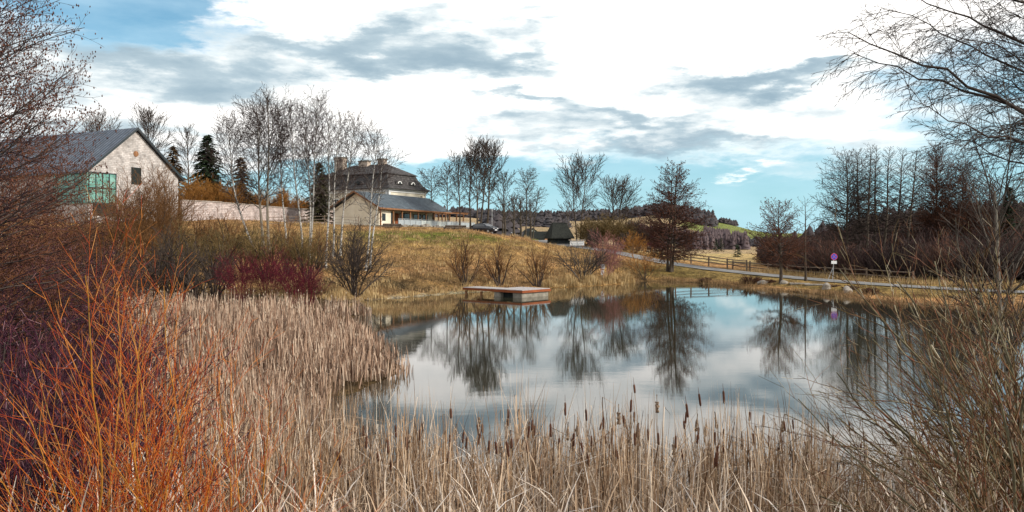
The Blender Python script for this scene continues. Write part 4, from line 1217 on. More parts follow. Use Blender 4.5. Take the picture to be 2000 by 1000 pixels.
for i, (px, Y, s) in enumerate(((1615, 65.5, .5), (1490, 73.0, .45), (1655, 62.0, .55), (1532, 71.6, .4))):
    rock('rock', at(px, Y), Y, s, 50 + i, ['flat brown stone right of the concrete blocks on the far shore', 'brown stone at the waterline left of the bare tree stump', 'dark shore stone below the round sign', 'low stone at the foot of the brown twigged tree'][i])
# log pile below the terrace
def logs(px, Y, label, n, ln):
    x = at(px, Y); root = empty('log_pile', (x, Y, hz(x, Y)), R(20))
    for i in range(n):
        m = MB(); r = .16
        row = 0 if i < (n + 1) // 2 + 1 else 1
        yy = (i if row == 0 else i - (n + 1) // 2 - .5) * .33
        m.beam((-ln / 2, yy, .18 + row * .28), (ln / 2 + (i % 3) * .1, yy, .18 + row * .28), r, 9, r * .85); m.build('log', M['bark_brown'], root)
    tag(root, label, 'log pile')
logs(890, 115.5, 'stack of dark logs lying below the right end of the terrace', 5, 3.0)
logs(766, 113, 'stack of dark logs lying below the left end of the terrace', 4, 2.6)

# ------------------------------------------------------------------ trees
T = tree
# birches on the slope
T('birch', 'tree', 'largest bare birch with broad dark limbs left of the birch row', 512, 78, 190, 62, 'birch', 11, basepx=520, trunks=2, r0=.17, start=.30, mats=('limb_grey', 'twig_birch', 'bark_pale'), spread=.16)
T('birch', 'tree', 'wide leaning birch at the left end of the row with pale low boughs', 446, 84, 242, 50, 'birch', 12, basepx=492, r0=.10, start=.25, bow=-.6)
birches = [(566, 80, 206, 34, 592, 13, 'thin white birch second from the largest one, slightly left leaning'),
           (542, 86, 214, 30, 560, 30, 'slender birch standing just right of the largest birch'),
           (622, 76, 194, 36, 604, 14, 'tall straight white birch with the highest tip of the middle group'),
           (598, 84, 214, 30, 606, 31, 'slim birch directly behind the tall straight one'),
           (644, 72, 226, 30, 636, 15, 'white birch with a thick black marked foot, leaning right'),
           (663, 78, 222, 28, 650, 16, 'narrow birch between the black footed birch and the multi stemmed alder'),
           (692, 80, 231, 38, 664, 17, 'birch with an oval airy crown in front of the manor roof'),
           (738, 72, 266, 42, 714, 18, 'rightmost birch, leaning right across the pavilion gable')]
for i, (px, Y, yt, wp, bp_, sd_, lb) in enumerate(birches):
    T('birch', 'tree', lb, px, Y, yt, wp * 1.1, 'birch', sd_, basepx=bp_, r0=.088, start=.32, group='birches on the slope below the wall', dens=.95 if px > 630 else 1.25)
T('birch', 'tree', 'second trunk beside the rightmost birch, leaning the same way', 748, 73.5, 300, 26, 'birch', 19, basepx=722, r0=.09, start=.45, dens=.7)
# behind the wall and the barn
T('bare_tree', 'tree', 'rounded bare tree rising just right of the barn gable', 290, 128, 224, 42, 'lime', 21, dens=.8)
T('bare_tree', 'tree', 'small bare tree behind the barn roof ridge', 195, 134, 232, 36, 'lime', 22, dens=.7)
T('bare_tree', 'tree', 'thin bare tree just left of the dark spruce', 366, 130, 258, 24, 'lime', 23, dens=.8)
conifer('spruce', 'dense dark green spruce behind the boundary wall', 405, 120, 264, 52, 1, dens=1.5)
conifer('spruce', 'brownish green spruce right of the dark green one', 470, 122, 308, 42, 2, 'needles_brown', dens=1.2)
conifer('spruce', 'rusty rounded conifer between the barn and the dark spruce', 338, 126, 286, 44, 3, 'needles_brown', dens=1.2)
conifer('spruce', 'tall dark conifer standing left of the manor', 624, 127, 318, 36, 4, 'needles_olive', dens=1.6, droop=.2)
for i, (px, Y, yt, wp, lb) in enumerate(((372, 115, 340, 26, 'orange brown bush behind the wall nearest the barn'), (418, 118, 345, 30, 'orange brown bush in front of the dark spruce'), (460, 121, 352, 28, 'orange brown bush in front of the brownish spruce'),
                                        (500, 127, 366, 26, 'orange brown bush behind the wall, left of the largest birch'), (548, 134, 362, 26, 'orange brown bush behind the wall, right of the largest birch'), (590, 138, 380, 22, 'low orange bush behind the wall beside the tall dark conifer'))):
    shrub('bush', 'bush', lb, px, Y, yt, wp, 24, 60 + i, ('twig_ochre', 'twig_orange'), 'orange bushes behind the boundary wall', minr=.022)
# right of the house
for i, (px, Y, yt, wp, sp_, bp_, lb, tr_, st) in enumerate((
        (842, 142, 334, 26, 'weeping', 846, 'small feathery tree right behind the manor roof end', 1, .35),
        (872, 140, 324, 24, 'weeping', 876, 'thin feathery tree second from the manor', 1, .35),
        (896, 136, 312, 26, 'lime', 898, 'bare tree with reddish twigs rising behind the pergola', 1, .3),
        (918, 132, 306, 24, 'lime', 919, 'narrow bare tree left of the tallest park tree', 1, .3),
        (940, 128, 284, 34, 'lime', 936, 'tallest bare park tree with twin trunks behind the parked car', 2, .34),
        (962, 131, 292, 36, 'lime', 950, 'tall bare park tree with a rounded crown right of the tallest', 1, .34),
        (984, 133, 346, 26, 'lime', 982, 'mid sized bare tree filling the right flank of the tall group', 1, .3),
        (1031, 136, 336, 24, 'weeping', 1026, 'bare weeping tree with a drooping top over the lawn', 1, .35),
        (1052, 140, 372, 20, 'weeping', 1040, 'smaller weeping tree at the right edge of the lawn', 1, .35),
        (1131, 118, 321, 40, 'lime', 1130, 'rounded bare tree with a fan crown above the olive thicket', 2, .32),
        (1203, 126, 362, 42, 'lime', 1200, 'low round crowned bare tree right of the fan crowned one', 2, .25),
        (1108, 116, 402, 20, 'lime', 1112, 'small bare tree directly behind the black shed', 1, .3))):
    T('bare_tree', 'tree', lb, px, Y, yt, wp, sp_, 80 + i, basepx=bp_, trunks=tr_, start=st, dens=1.0, r0=.17 if i in (4, 5) else None)
for i, (px, Y, yt, wp, lb) in enumerate(((986, 124, 398, 15, 'stout low park tree leftmost on the green lawn'), (1004, 126, 392, 20, 'stout low park tree second from the left on the lawn'),
                                        (1017, 128, 396, 16, 'stout low park tree with the darkest round crown on the lawn'), (1036, 129, 400, 15, 'stout low park tree rightmost on the green lawn'))):
    T('park_tree', 'tree', lb, px, Y, yt, wp, 'lime', 100 + i, r0=.2, start=.35, dens=1.5, group='low park trees on the lawn')
# alders
T('alder', 'tree', 'lone conical alder with brown catkins standing on the far bank', 1318, 87, 320, 84, 'cone_alder', 31, basepx=1308, trunks=3, start=.12, r0=.19, spread=.07, dens=1.45, mats=('twig_dark', 'twig_alder_dark', 'cone', 'bark_brown'))
T('alder', 'tree', 'brown twigged tree on a short thick trunk beside the road fence', 1520, 72, 405, 50, 'alder', 32, basepx=1526, start=.24, r0=.15, dens=3.0)
T('bare_tree', 'tree', 'thin airy tree right of the brown twigged tree by the fence', 1572, 73, 386, 30, 'alder', 33, basepx=1574, start=.45, r0=.10, dens=.6, mats=('twig_dark', 'twig_dark', 'bark_brown'), cones=False)
for i, (px, bp_, Y, yt, wp) in enumerate(((1652, 1660, 88, 304, 54), (1676, 1676, 90, 296, 36), (1700, 1694, 86, 286, 26), (1712, 1706, 89, 290, 26), (1738, 1722, 87, 288, 28), (1764, 1742, 90, 292, 26), (1790, 1768, 88, 296, 28))):
    T('alder', 'tree', ['leftmost alder of the tall grove with long boughs toward the sign', 'second alder from the left in the tall grove', 'third alder from the left in the tall grove, the highest tip',
                        'fourth alder from the left in the tall grove', 'fifth alder from the left in the tall grove', 'sixth alder from the left in the tall grove', 'rightmost alder of the tall grove'][i],
      px, Y, yt, wp, 'alder', 120 + i, basepx=bp_, start=.30 if i else .22, r0=.17, dens=1.7, group='alder grove on the right', mats=('twig_dark', 'twig_dark', 'bark_brown'), cones=False)
for i, (px, Y, yt, wp, lb) in enumerate(((1828, 92, 292, 52, 'dense reddish brown tree right of the tall grove'), (1880, 90, 322, 52, 'dense reddish brown tree sloping down behind the willow'), (1935, 88, 366, 50, 'lowest dense reddish brown tree behind the pale birch trunk'))):
    T('alder', 'tree', lb, px, Y, yt, wp, 'alder', 140 + i, start=.06, dens=3.2, mats=('twig_dark', 'twig_alder', 'bark_brown'), cones=False)
conifer('spruce', 'dark evergreen behind the willow at the right edge', 1972, 86, 366, 34, 7, dens=1.5)
conifer('spruce', 'dark green far spruce in the valley, left of the pair', 1398, 300, 468, 9, 8, dens=.8)
conifer('spruce', 'dark green far spruce in the valley, right of the pair', 1409, 305, 465, 8, 9, dens=.8)
conifer('spruce', 'low dark conifer at the edge of the meadow before the fence', 1440, 150, 478, 12, 10, dens=1.0)
# shrubs along the far shore
shrub('alder_shrub', 'shrub', 'many stemmed dark alder shrub at the left corner of the pond', 694, 57.5, 418, 70, 13, 201, ('twig_dark', 'twig_dark'), r=.065, minr=.010)
shrub('shore_bush', 'bush', 'bare bush at the left end of the dock gangway', 908, 68, 456, 44, 9, 202, ('twig_dark', 'twig_ochre'), r=.065)
shrub('shore_bush', 'bush', 'bare bush with a thick foot directly behind the dock', 975, 70.5, 468, 50, 8, 203, ('twig_dark', 'twig_ochre'), r=.075)
shrub('shore_bush', 'bush', 'upright bare bush behind the right end of the dock', 1050, 71.5, 468, 42, 10, 204, ('twig_dark', 'twig_ochre'), r=.055)
shrub('shore_bush', 'bush', 'spreading grey bush leaning out at the shore right of the dock', 1138, 76.5, 466, 66, 9, 205, ('limb_grey', 'twig_dark'), r=.07)
shrub('shore_bush', 'bush', 'pinkish twigged bush beside the small notice', 1186, 79.5, 448, 36, 14, 206, ('twig_pink', 'twig_pink'), r=.03)
shrub('shore_bush', 'bush', 'low orange bush on the bank left of the lone alder', 1258, 83.8, 474, 40, 9, 207, ('bark_brown', 'twig_orange'), r=.04)
shrub('dark_bush', 'bush', 'rust coloured bush behind the fence at the road bend', 1238, 104, 452, 32, 20, 208, ('twig_ochre', 'twig_orange'), minr=.02)
# olive and brown thicket right of the shed, individually placed round crowns
for i, (px, Y, yt, wp, mt, lb) in enumerate((
        (1148, 112, 424, 26, ('twig_olive', 'twig_olive'), 'olive bush right beside the black shed'), (1178, 114, 416, 32, ('twig_olive', 'twig_olive'), 'tallest olive bush of the thicket under the fan crowned tree'),
        (1212, 116, 424, 32, ('twig_dark', 'twig_olive'), 'dark olive bush under the low round crowned tree'), (1246, 118, 428, 28, ('twig_dark', 'twig_dark'), 'dark grey bush left of the lone alder crown'),
        (1276, 122, 430, 26, ('twig_dark', 'twig_purple'), 'purplish bush showing left of the lone alder'), (1160, 109, 446, 20, ('twig_dark', 'twig_dark'), 'small dark bush above the information board'),
        (1222, 108, 452, 18, ('twig_dark', 'twig_dark'), 'black low bush where the road bends'))):
    shrub('thicket_bush', 'bush', lb, px, Y, yt, wp, 26, 220 + i, mt, 'bushes of the thicket above the road', minr=.024)
# red dogwood behind the reed bed
for i, (px, Y, yt, wp, lb) in enumerate(((470, 50, 482, 44, 'dark crimson dogwood bush at the left behind the reed bed'), (528, 51, 476, 40, 'second crimson dogwood bush from the left behind the reeds'),
                                        (572, 50.5, 490, 34, 'crimson dogwood bush second from the right behind the reeds'), (604, 51.5, 500, 32, 'rightmost crimson dogwood bush beside the alder shrub'))):
    shrub('dogwood', 'bush', lb, px, Y, yt, wp * 1.15, 22, 240 + i, ('twig_crimson', 'twig_crimson'), 'crimson dogwoods behind the reed bed', minr=.008, r=.015)
# bare shrubs and small trees between the reed bed and the wall
mid = [(108, 56, 400, 60, 'russet shrub at the far left below the barn glazing'), (180, 49, 452, 54, 'dense dark shrub between the left thicket and the reeds'), (285, 58, 410, 52, 'ochre shrub in the middle of the tangle below the barn gable'), (338, 52, 446, 46, 'dark tangled shrub behind the reeds below the barn corner'), (446, 70, 412, 34, 'thin ochre shrub left of the largest birch foot'), (520, 62, 436, 40, 'olive shrub above the second dogwood'), (600, 62, 440, 34, 'olive shrub above the rightmost dogwood'), (420, 52, 478, 42, 'dark shrub just left of the first dogwood'), (262, 62, 292, 58, 'tall ochre shrub in front of the barn gable'), (322, 66, 345, 48, 'ochre shrub just right of the barn gable'), (205, 58, 322, 58, 'ochre shrub in front of the green barn glazing'), (352, 56, 430, 44, 'olive shrub below the left part of the stone wall'),
       (418, 60, 420, 46, 'olive shrub below the wall, left of the dogwoods'), (392, 74, 408, 30, 'thin ochre shrub against the stone wall'), (478, 66, 420, 34, 'ochre shrub under the largest birch'), (560, 66, 424, 36, 'ochre shrub among the birch trunks'),
       (150, 52, 420, 56, 'brown shrub at the far left behind the reeds'), (300, 50, 470, 50, 'dense dark shrub at the back edge of the reed bed'), (620, 70, 442, 30, 'low ochre shrub between the birch feet'), (230, 47, 480, 46, 'dense dark shrub left behind the reed bed'), (378, 49, 500, 44, 'low dark shrub beside the first dogwood')]
for i, (px, Y, yt, wp, lb) in enumerate(mid):
    shrub('slope_shrub', 'shrub', lb, px, Y, yt, wp * 1.2, 11, 260 + i, [('twig_dark', 'twig_ochre'), ('twig_dark', 'twig_olive'), ('twig_dark', 'twig_dark'), ('twig_dark', 'twig_russet')][(3, 2, 0, 2, 0, 1, 1, 2, 0, 0, 0, 1, 1, 0, 1, 0, 3, 2, 0, 2, 2)[i]], 'bare shrubs between reeds and wall', r=.07, minr=.0095 * Y / 60 + .002)
# dark root and heather clumps on the right bank
for i, (px, Y, yt, wp, lb) in enumerate(((1378, 79.5, 541, 14, 'dark clump of roots at the shore below the lone alder'), (1468, 74.5, 538, 26, 'wide dark brown clump hanging over the waterline'), (1502, 73.2, 545, 14, 'small dark clump left of the short trunked tree'),
                                        (1624, 66.5, 556, 18, 'dark reddish clump right of the concrete blocks'), (1660, 63.5, 556, 18, 'dark tussock below the round sign'), (1700, 60, 560, 20, 'brown tussock on the right bank'), (1552, 71, 552, 12, 'small brown tussock left of the concrete blocks'))):
    shrub('bank_clump', 'bush', lb, px, Y, yt, wp, 46, 290 + i, ('twig_dark', 'twig_alder'), 'dark clumps on the right bank', minr=.02, r=.03, S=[(.2, .12, -.02, .10, .7, .6, .05, .5, 0), (.15, .14, 0, 1, 0, 0, 0, .6, 1)])

# ------------------------------------------------------------------ woods nobody could count
nr = np.random.default_rng(7)
def proto(seed, H, W, n, minr, S):
    A, _ = shrub_segs(seed, H, W, n, S, minr * 2, minr, base_r=.4)
    return A
SP = [(.5, .08, .02, .34, .5, .5, .15, .5, 0), (.35, .12, .02, 1, 0, 0, 0, .6, 1)]
pr = [proto(300 + i, 4.0, 2.2, 22, .028, SP) for i in range(4)]
sp_ = []
for i in range(760):
    px = nr.uniform(1500, 2250); y0 = float(np.interp(px, [1500, 1540, 1600, 1750, 2000, 2250], [104, 92, 82, 74, 68, 62])); Y = y0 + (150 - y0) * nr.random() ** 1.3
    x = at(px, Y); z = hz(x, Y)
    s = nr.uniform(.7, 1.15)
    sp_.append((x, Y, z - .1, s, s * nr.uniform(.45, 1.0) * (1.0 if px < 1740 else 1.25), nr.uniform(0, 6.28)))
scatter('hillside_wood', pr, sp_, ('twig_dark', 'twig_wood'), 'dark bare thicket covering the hillside behind the road', 'wood')
# far woods: spiky crowns in one mesh each
def far_wood(name, label, spots, mt, hgt, wd):
    V, Fc, b = [], [], 0
    for (x, y) in spots:
        z = hz(x, y) - .5
        h = hgt * nr.uniform(.6, 1.2); w_ = wd * nr.uniform(.7, 1.2)
        n = 7
        for lay in range(4):
            z0 = z + h * (.08 + .22 * lay); z1 = min(z0 + h * .42, z + h); r = w_ * (1 - .22 * lay)
            a0 = nr.uniform(0, 6)
            ring = [(x + math.cos(a0 + 6.283 * i / n) * r * nr.uniform(.65, 1.2), y + math.sin(a0 + 6.283 * i / n) * r * nr.uniform(.65, 1.2), z0 + nr.uniform(-.1, .1) * h) for i in range(n)]
            V += ring + [(x + nr.uniform(-.2, .2) * r, y, z1)]
            Fc += [(b + i, b + (i + 1) % n, b + n) for i in range(n)]; b += n + 1
    return tag(link(name, raw_mesh(name, np.array(V), [np.array(Fc)]), M[mt]), label, 'wood', kind='stuff')
def spots(px0, px1, Y0, Y1, n): 
    o = []
    for _ in range(n):
        Y = nr.uniform(Y0, Y1); o.append((at(nr.uniform(px0, px1), Y), Y))
    return o
M['wood_far'] = noisy('wood_far', (0.035, 0.035, 0.04), (0.08, 0.065, 0.065), .05)
M['wood_purple'] = noisy('wood_purple', (0.07, 0.05, 0.055), (0.13, 0.095, 0.095), .08)
far_wood('ridge_wood', 'dark wooded ridge line on the horizon', spots(880, 1320, 960, 1060, 900) + spots(1285, 1395, 880, 1010, 340) + spots(-200, 880, 900, 1000, 500), 'wood_far', 13, 7)
far_wood('valley_wood', 'purplish bare wood in the far valley', spots(1375, 1425, 600, 700, 420) + spots(1345, 1460, 370, 440, 520) + spots(1225, 1300, 330, 420, 400) + spots(1290, 1345, 420, 520, 60), 'wood_purple', 8.5, 1.9)
far_wood('hedgerow', 'thin dark hedgerow along the far green field', spots(1392, 1440, 985, 1000, 60) + spots(1445, 1500, 560, 620, 60), 'wood_far', 7, 4)
far_wood('right_ridge_wood', 'dark wood on the skyline to the right of the valley', spots(1490, 2500, 160, 230, 500), 'wood_far', 5, 2.4)
far_wood('town_edge_trees', 'dark distant trees behind the lawn and the shed', spots(940, 1110, 500, 640, 120) + spots(960, 1000, 220, 240, 12), 'wood_far', 7, 5)

# ------------------------------------------------------------------ reeds
rg = np.random.default_rng(3)
def filt(xy, f): return xy[f]
# left bed: a deep stand of pale reed
RB = np.array([(-3.0, 12.5), (-3.2, 13), (-3.9, 17), (-5.0, 19.5), (-4.9, 21.5), (-4.2, 23), (-3.6, 25.0), (-3.7, 26.6), (-4.9, 30), (-6.0, 34.5), (-7.9, 38.5), (-10.6, 41.5), (-8.3, 44), (-8.5, 48.0),
               (-13, 48.5), (-19, 48), (-25, 48), (-27, 44), (-22, 32), (-15, 20), (-11.5, 13), (-9, 9), (-6.5, 7.5), (-3, 8.5)])
N = 74000
Y = 8 * (47.5 / 8) ** rg.random(N); x = rg.uniform(-27, -2.6, N)
x = np.where(rg.random(N) < .8, rg.uniform(-.66, -.05, N) * Y, x)
in_ = inside(x, Y, RB)
ed_ = seg_dist(x, Y, RB)
nz_ = .5 + .5 * np.sin(x * 2.3 + 1.7 * np.sin(Y * 1.1)) * np.sin(Y * 1.9 + 1.4 * np.sin(x * 1.3))
nz2 = .5 + .5 * np.sin(x * .9 + 2 * np.sin(Y * .5) + 1) * np.sin(Y * .8 + 1.8 * np.sin(x * .6))
ok = ((in_ & (ed_ > .25 * nz_ - .1)) | (~in_ & (ed_ < .75 * nz_ * rg.random(len(x)) * (x > -13)))) & (rg.random(len(x)) < .30 + .9 * nz_) & ~((nz2 < .16) & (rg.random(len(x)) < .75)); x, Y = x[ok], Y[ok]
edge = seg_dist(x, Y, RB)
x = x + rg.normal(0, .07, len(x))
n = len(x)
clump = .35 * rg.random(n) + .65 * (.5 + .5 * np.sin(x * 1.7 + np.sin(Y * .9) * 2) * np.sin(Y * 1.1 + np.sin(x * .7)))
Hh = (.74 + .46 * clump) * rg.uniform(.55, 1.15, n) * np.clip(.60 + .35 * edge, 0, 1)
P = np.stack([x, Y, np.maximum(height(x, Y), -.05) - .02], 1)
wdt = (.009 + .00075 * Y) * rg.uniform(.7, 1.4, n)
V, Fq = blades(P, Hh, rg.normal(0, .19, n), rg.uniform(0, 6.28, n), wdt, np.where(rg.random(n) < .42, rg.uniform(.3, .85, n), 2), 4, rg)
tag(link('reed_bed', raw_mesh('reed_bed', V, [Fq]), M['reed_bed']), 'broad bed of pale dry reeds filling the left arm of the pond', 'reeds', kind='stuff')
# fluffy tips standing out at the back and along the edge
sel = (rg.random(n) < np.where(Y > 38, .08, .012))
V2, F2 = blob_mesh(P[sel] + np.stack([np.zeros(sel.sum()), np.zeros(sel.sum()), Hh[sel] + .12], 1), .018, rg, 4.5)
V2b, F2b = blades(P[sel], Hh[sel] + .1, rg.normal(0, .03, sel.sum()), rg.uniform(0, 6, sel.sum()), wdt[sel] * .9, np.full(sel.sum(), 2.), 2, rg)
me = raw_mesh('reed_tips', np.concatenate([V2, V2b]), [F2, F2b + len(V2)])
tag(link('reed_tips', me, M['reed_tip']), 'pale fluffy tips standing above the left reed bed', 'reeds', kind='stuff')
# the front stand: long leaves, many folded
N = 30000
Y = 6.4 + 6.3 * rg.random(N) ** .75; x = rg.uniform(-4.6, 7.4, N)
xe = 5.0 + .22 * (11 - Y)
far_edge = 12.2 + .5 * np.sin(x * 1.9) + .35 * np.sin(x * 4.3 + 1) - .9 * np.clip((x - 2.6) / 2, 0, 1)
thin = np.clip((far_edge - Y) / .8, 0, 1)
ok = (Y < far_edge) & (rg.random(N) < .35 + .65 * thin) & ((x < xe) | (rg.random(N) < .12))
x, Y = x[ok], Y[ok]; n = len(x)
cl = .5 + .5 * np.sin(x * 3.1 + np.sin(Y * 1.3) * 2) * np.sin(Y * 2.3 + np.sin(x * 1.7))
keep = rg.random(n) < .05 + 1.1 * cl
x, Y, cl = x[keep], Y[keep], cl[keep]; n = len(x)
Hh = (1.78 + .56 * cl) * rg.uniform(.45, 1.10, n) - .25 * np.clip(x - 3.2, 0, 2)
Hh = Hh * np.clip(.45 + .22 * (Y - 6.5), .45, 1)
P = np.stack([x, Y, np.maximum(height(x, Y), -.08) - .02], 1)
lean = rg.normal(0, .15, n) ; fold = rg.random(n)
V, Fq = blades(P, Hh, lean, rg.uniform(0, 6.28, n), rg.uniform(.010, .026, n) * (.6 + .4 * (fold < .6)), np.where(fold < .55, rg.uniform(.25, .85, n), 2), 6, rg, droop=rg.normal(0, .12, n))
tag(link('front_reeds', raw_mesh('front_reeds', V, [Fq]), M['reed_front']), 'tangled dry reed leaves standing along the near shore', 'reeds', kind='stuff')
# trampled litter below
N = 17000
Y = rg.uniform(6.0, 11.8, N); x = rg.uniform(-6, 9, N)
P = np.stack([x, Y, np.maximum(height(x, Y), -.02) + 1.0 * rg.random(N) ** 1.2], 1)
V, Fq = blades(P, rg.uniform(.3, 1.0, N), rg.uniform(.3, 1.25, N), rg.uniform(0, 6.28, N), rg.uniform(.008, .026, N), np.full(N, 2.), 3, rg)
tag(link('reed_litter', raw_mesh('reed_litter', V, [Fq]), M['reed_litter']), 'broken pale reed litter lying on the near bank', 'reeds', kind='stuff')

# cattails with seed heads, one by one
def cattail_proto(seed, hh, burst=False):
    rnd = random.Random(seed)
    root = empty('cattail', (0, 0, 0))
    tp = (rnd.uniform(-.05, .05), rnd.uniform(-.05, .05))
    path = [(tp[0] * (t ** 2), tp[1] * (t ** 2), hh * t, .0055 - .002 * t) for t in (0, .25, .5, .75, 1)]
    V, Fq = tube_mesh([path], 5); link('stem', raw_mesh('stem', V, [Fq]), M['cattail_stem'], root)
    z0 = hh - .02; L = rnd.uniform(.13, .19)
    pr_ = [(0, .004), (.008, .012), (.03, .0155), (L - .03, .0155), (L - .008, .012), (L, .004), (L + .10, .0015)]
    path = [(tp[0] + tp[0] * .1 * z, tp[1], z0 + z, r) for z, r in pr_]
    V, Fq = tube_mesh([path], 8)
    if burst:
        jr = np.random.default_rng(seed); V = V + jr.normal(0, .005, V.shape)
        Vb, Fb = blob_mesh(np.stack([path[3][0] + jr.normal(0, .009, 26), path[3][1] + jr.normal(0, .009, 26), z0 + jr.uniform(.01, L, 26)], 1), .012, jr, 1.6)
        V, Fs_ = np.concatenate([V, Vb]), [Fq, Fb + len(V)]
    else: Fs_ = [Fq]
    link('seed_head', raw_mesh('seed_head', V, Fs_), M['cattail_fluff' if burst else 'cattail_head'], root, not burst)
    nl = 3
    P_ = np.zeros((nl, 3)); lv = np.random.default_rng(seed)
    V, Fq = blades(P_, lv.uniform(.6, .9, nl) * hh, lv.normal(0, .12, nl), lv.uniform(0, 6, nl), np.full(nl, .012), np.array([2, .7, 2.]), 5, lv)
    link('leaves', raw_mesh('leaves', V, [Fq]), M['reed_front'], root)
    return root
CT = ('cattail with a brown seed head on a tall stem above the front reeds', 'cattail', 'cattails above the front reeds')
protos = [cattail_proto(400 + i, h_, i in (2, 6)) for i, h_ in enumerate((1.76, 1.86, 1.62, 1.80, 1.94, 1.70, 1.74, 1.84))]
cr = random.Random(9)
pxs = [785, 812, 872, 873, 880, 885, 945, 955, 962, 982, 990, 995, 1008, 1010, 1022, 1033, 1060, 1083, 1102, 1108, 1114, 1120, 1131, 1137, 1160, 1168, 1174, 1178, 1200, 1204, 1215, 1222, 1232, 1238, 1256, 1260, 1268, 1276, 1286, 1290, 1312, 1322, 1335, 1346, 1358, 1368, 1378, 1385, 1392, 1402, 1422, 1438, 1448, 1474, 1486, 1500, 1518, 1538, 1552, 1563, 1566, 1577, 1603, 1610, 1640, 1672]
pxs += [cr.choice(pxs) + cr.gauss(0, 9) for _ in range(46)] + [cr.uniform(640, 860) for _ in range(8)]
for i, px in enumerate(pxs):
    src = protos[i % len(protos)]
    if i < len(protos): o = src
    else:
        o = src.copy(); COL.objects.link(o)
        for ch in [c for c in src.children]:
            c2 = ch.copy(); c2.parent = o; COL.objects.link(c2)
    Yc = cr.uniform(10.2, 12.1) if i < 66 else cr.uniform(9.0, 11.2)
    xc = at(px, Yc)
    o.location = (xc, Yc, max(hz(xc, Yc), -.12) - cr.uniform(0, .2) * (i >= 66))
    o.rotation_euler = (cr.gauss(0, .09), cr.gauss(0, .11), cr.random() * 6.28)
    s = cr.uniform(.86, 1.08) if i < 66 else cr.uniform(.85, 1.0)
    if px > 1480: s *= .92
    o.scale = (s, s, s)
    tag(o, *CT)

# straw fringe of the far shore and tufts on the slope
def fringe(name, label, poly_pts, n, wdt_, h0, h1, w0, mt, jit=.5, seed=1):
    r_ = np.random.default_rng(seed)
    pts = np.array(poly_pts, float); d = np.concatenate([[0], np.cumsum(np.hypot(*np.diff(pts, axis=0).T))])
    s = r_.uniform(0, d[-1], n)
    x = np.interp(s, d, pts[:, 0]) + r_.normal(0, jit, n); y = np.interp(s, d, pts[:, 1]) + abs(r_.normal(0, wdt_, n))
    z = height(x, y)
    ok = z > -.1
    x, y, z = x[ok], y[ok], z[ok]; n = len(x)
    P = np.stack([x, y, np.maximum(z, -.02) - .03], 1)
    m_ = .6 + .4 * np.sin(x * 1.9 + y)
    V, Fq = blades(P, r_.uniform(h0, h1, n) * m_, r_.normal(0, .25, n), r_.uniform(0, 6.28, n), r_.uniform(.7, 1.4, n) * w0, np.where(r_.random(n) < .2, .6, 2), 2, r_)
    return tag(link(name, raw_mesh(name, V, [Fq]), M[mt]), label, 'grass', kind='stuff')
fringe('shore_reeds', 'pale dry reeds along the shore right of the dock', [(3.0, 71.2), (6, 73.2), (9.8, 77), (12, 80)], 4200, 1.1, .5, 1.25, .035, 'straw', .3, 1)
fringe('shore_grass', 'tawny grass fringe along the left part of the far shore', [(-11.2, 55.5), (-7.6, 60.2), (-4.1, 64.8), (-1.5, 67)], 2600, .7, .15, .5, .03, 'straw', .3, 2)
fringe('dock_reeds', 'tuft of pale reeds at the foot of the dock gangway', [(-3.6, 65.2), (-2.0, 66.8)], 900, .5, .5, 1.0, .03, 'straw', .3, 3)
fringe('corner_grass', 'tuft of pale grass at the left corner of the pond', [(-12.5, 54.5), (-10.6, 57.2)], 1500, .8, .4, .95, .03, 'straw', .5, 4)
fringe('bank_grass', 'tawny grass on the bank of the right shore', [(13.8, 84), (18.9, 79.8), (20.5, 72.4), (24.2, 63), (25.7, 54.5), (28.2, 51), (33, 46.5), (42, 40.5)], 6500, 1.4, .2, .55, .03, 'turf', .5, 5)
fringe('road_grass', 'pale grass between the road and the hillside wood', [(27, 86), (31, 78), (34, 70), (38, 63), (46, 56)], 5000, 2.0, .3, .8, .035, 'straw', .6, 6)
r_ = np.random.default_rng(12)
n = 60000
y = r_.uniform(57, 116, n); x = at(r_.uniform(380, 1320, n), 1) * y
d_ = seg_dist(x, y, POND); rd_, _ = road_at(x, y)
ok = (~inside(x, y, POND)) & (d_ > .3) & (rd_ > 2.0)
x, y = x[ok], y[ok]; n = len(x)
m_ = .5 + .5 * np.sin(x * .8 + 2 * np.sin(y * .35)) * np.sin(y * .6 + np.sin(x * .5))
ok = r_.random(n) < .25 + .75 * m_
x, y, m_ = x[ok], y[ok], m_[ok]; n = len(x)
P = np.stack([x, y, height(x, y) - .02], 1)
V, Fq = blades(P, r_.uniform(.08, .30, n) * (.5 + 1.0 * m_), r_.normal(0, .5, n), r_.uniform(0, 6.28, n), r_.uniform(.03, .07, n), np.full(n, 2.), 2, r_)
tag(link('slope_grass', raw_mesh('slope_grass', V, [Fq]), M['turf']), 'short tufted winter grass on the slope below the house', 'grass', kind='stuff')

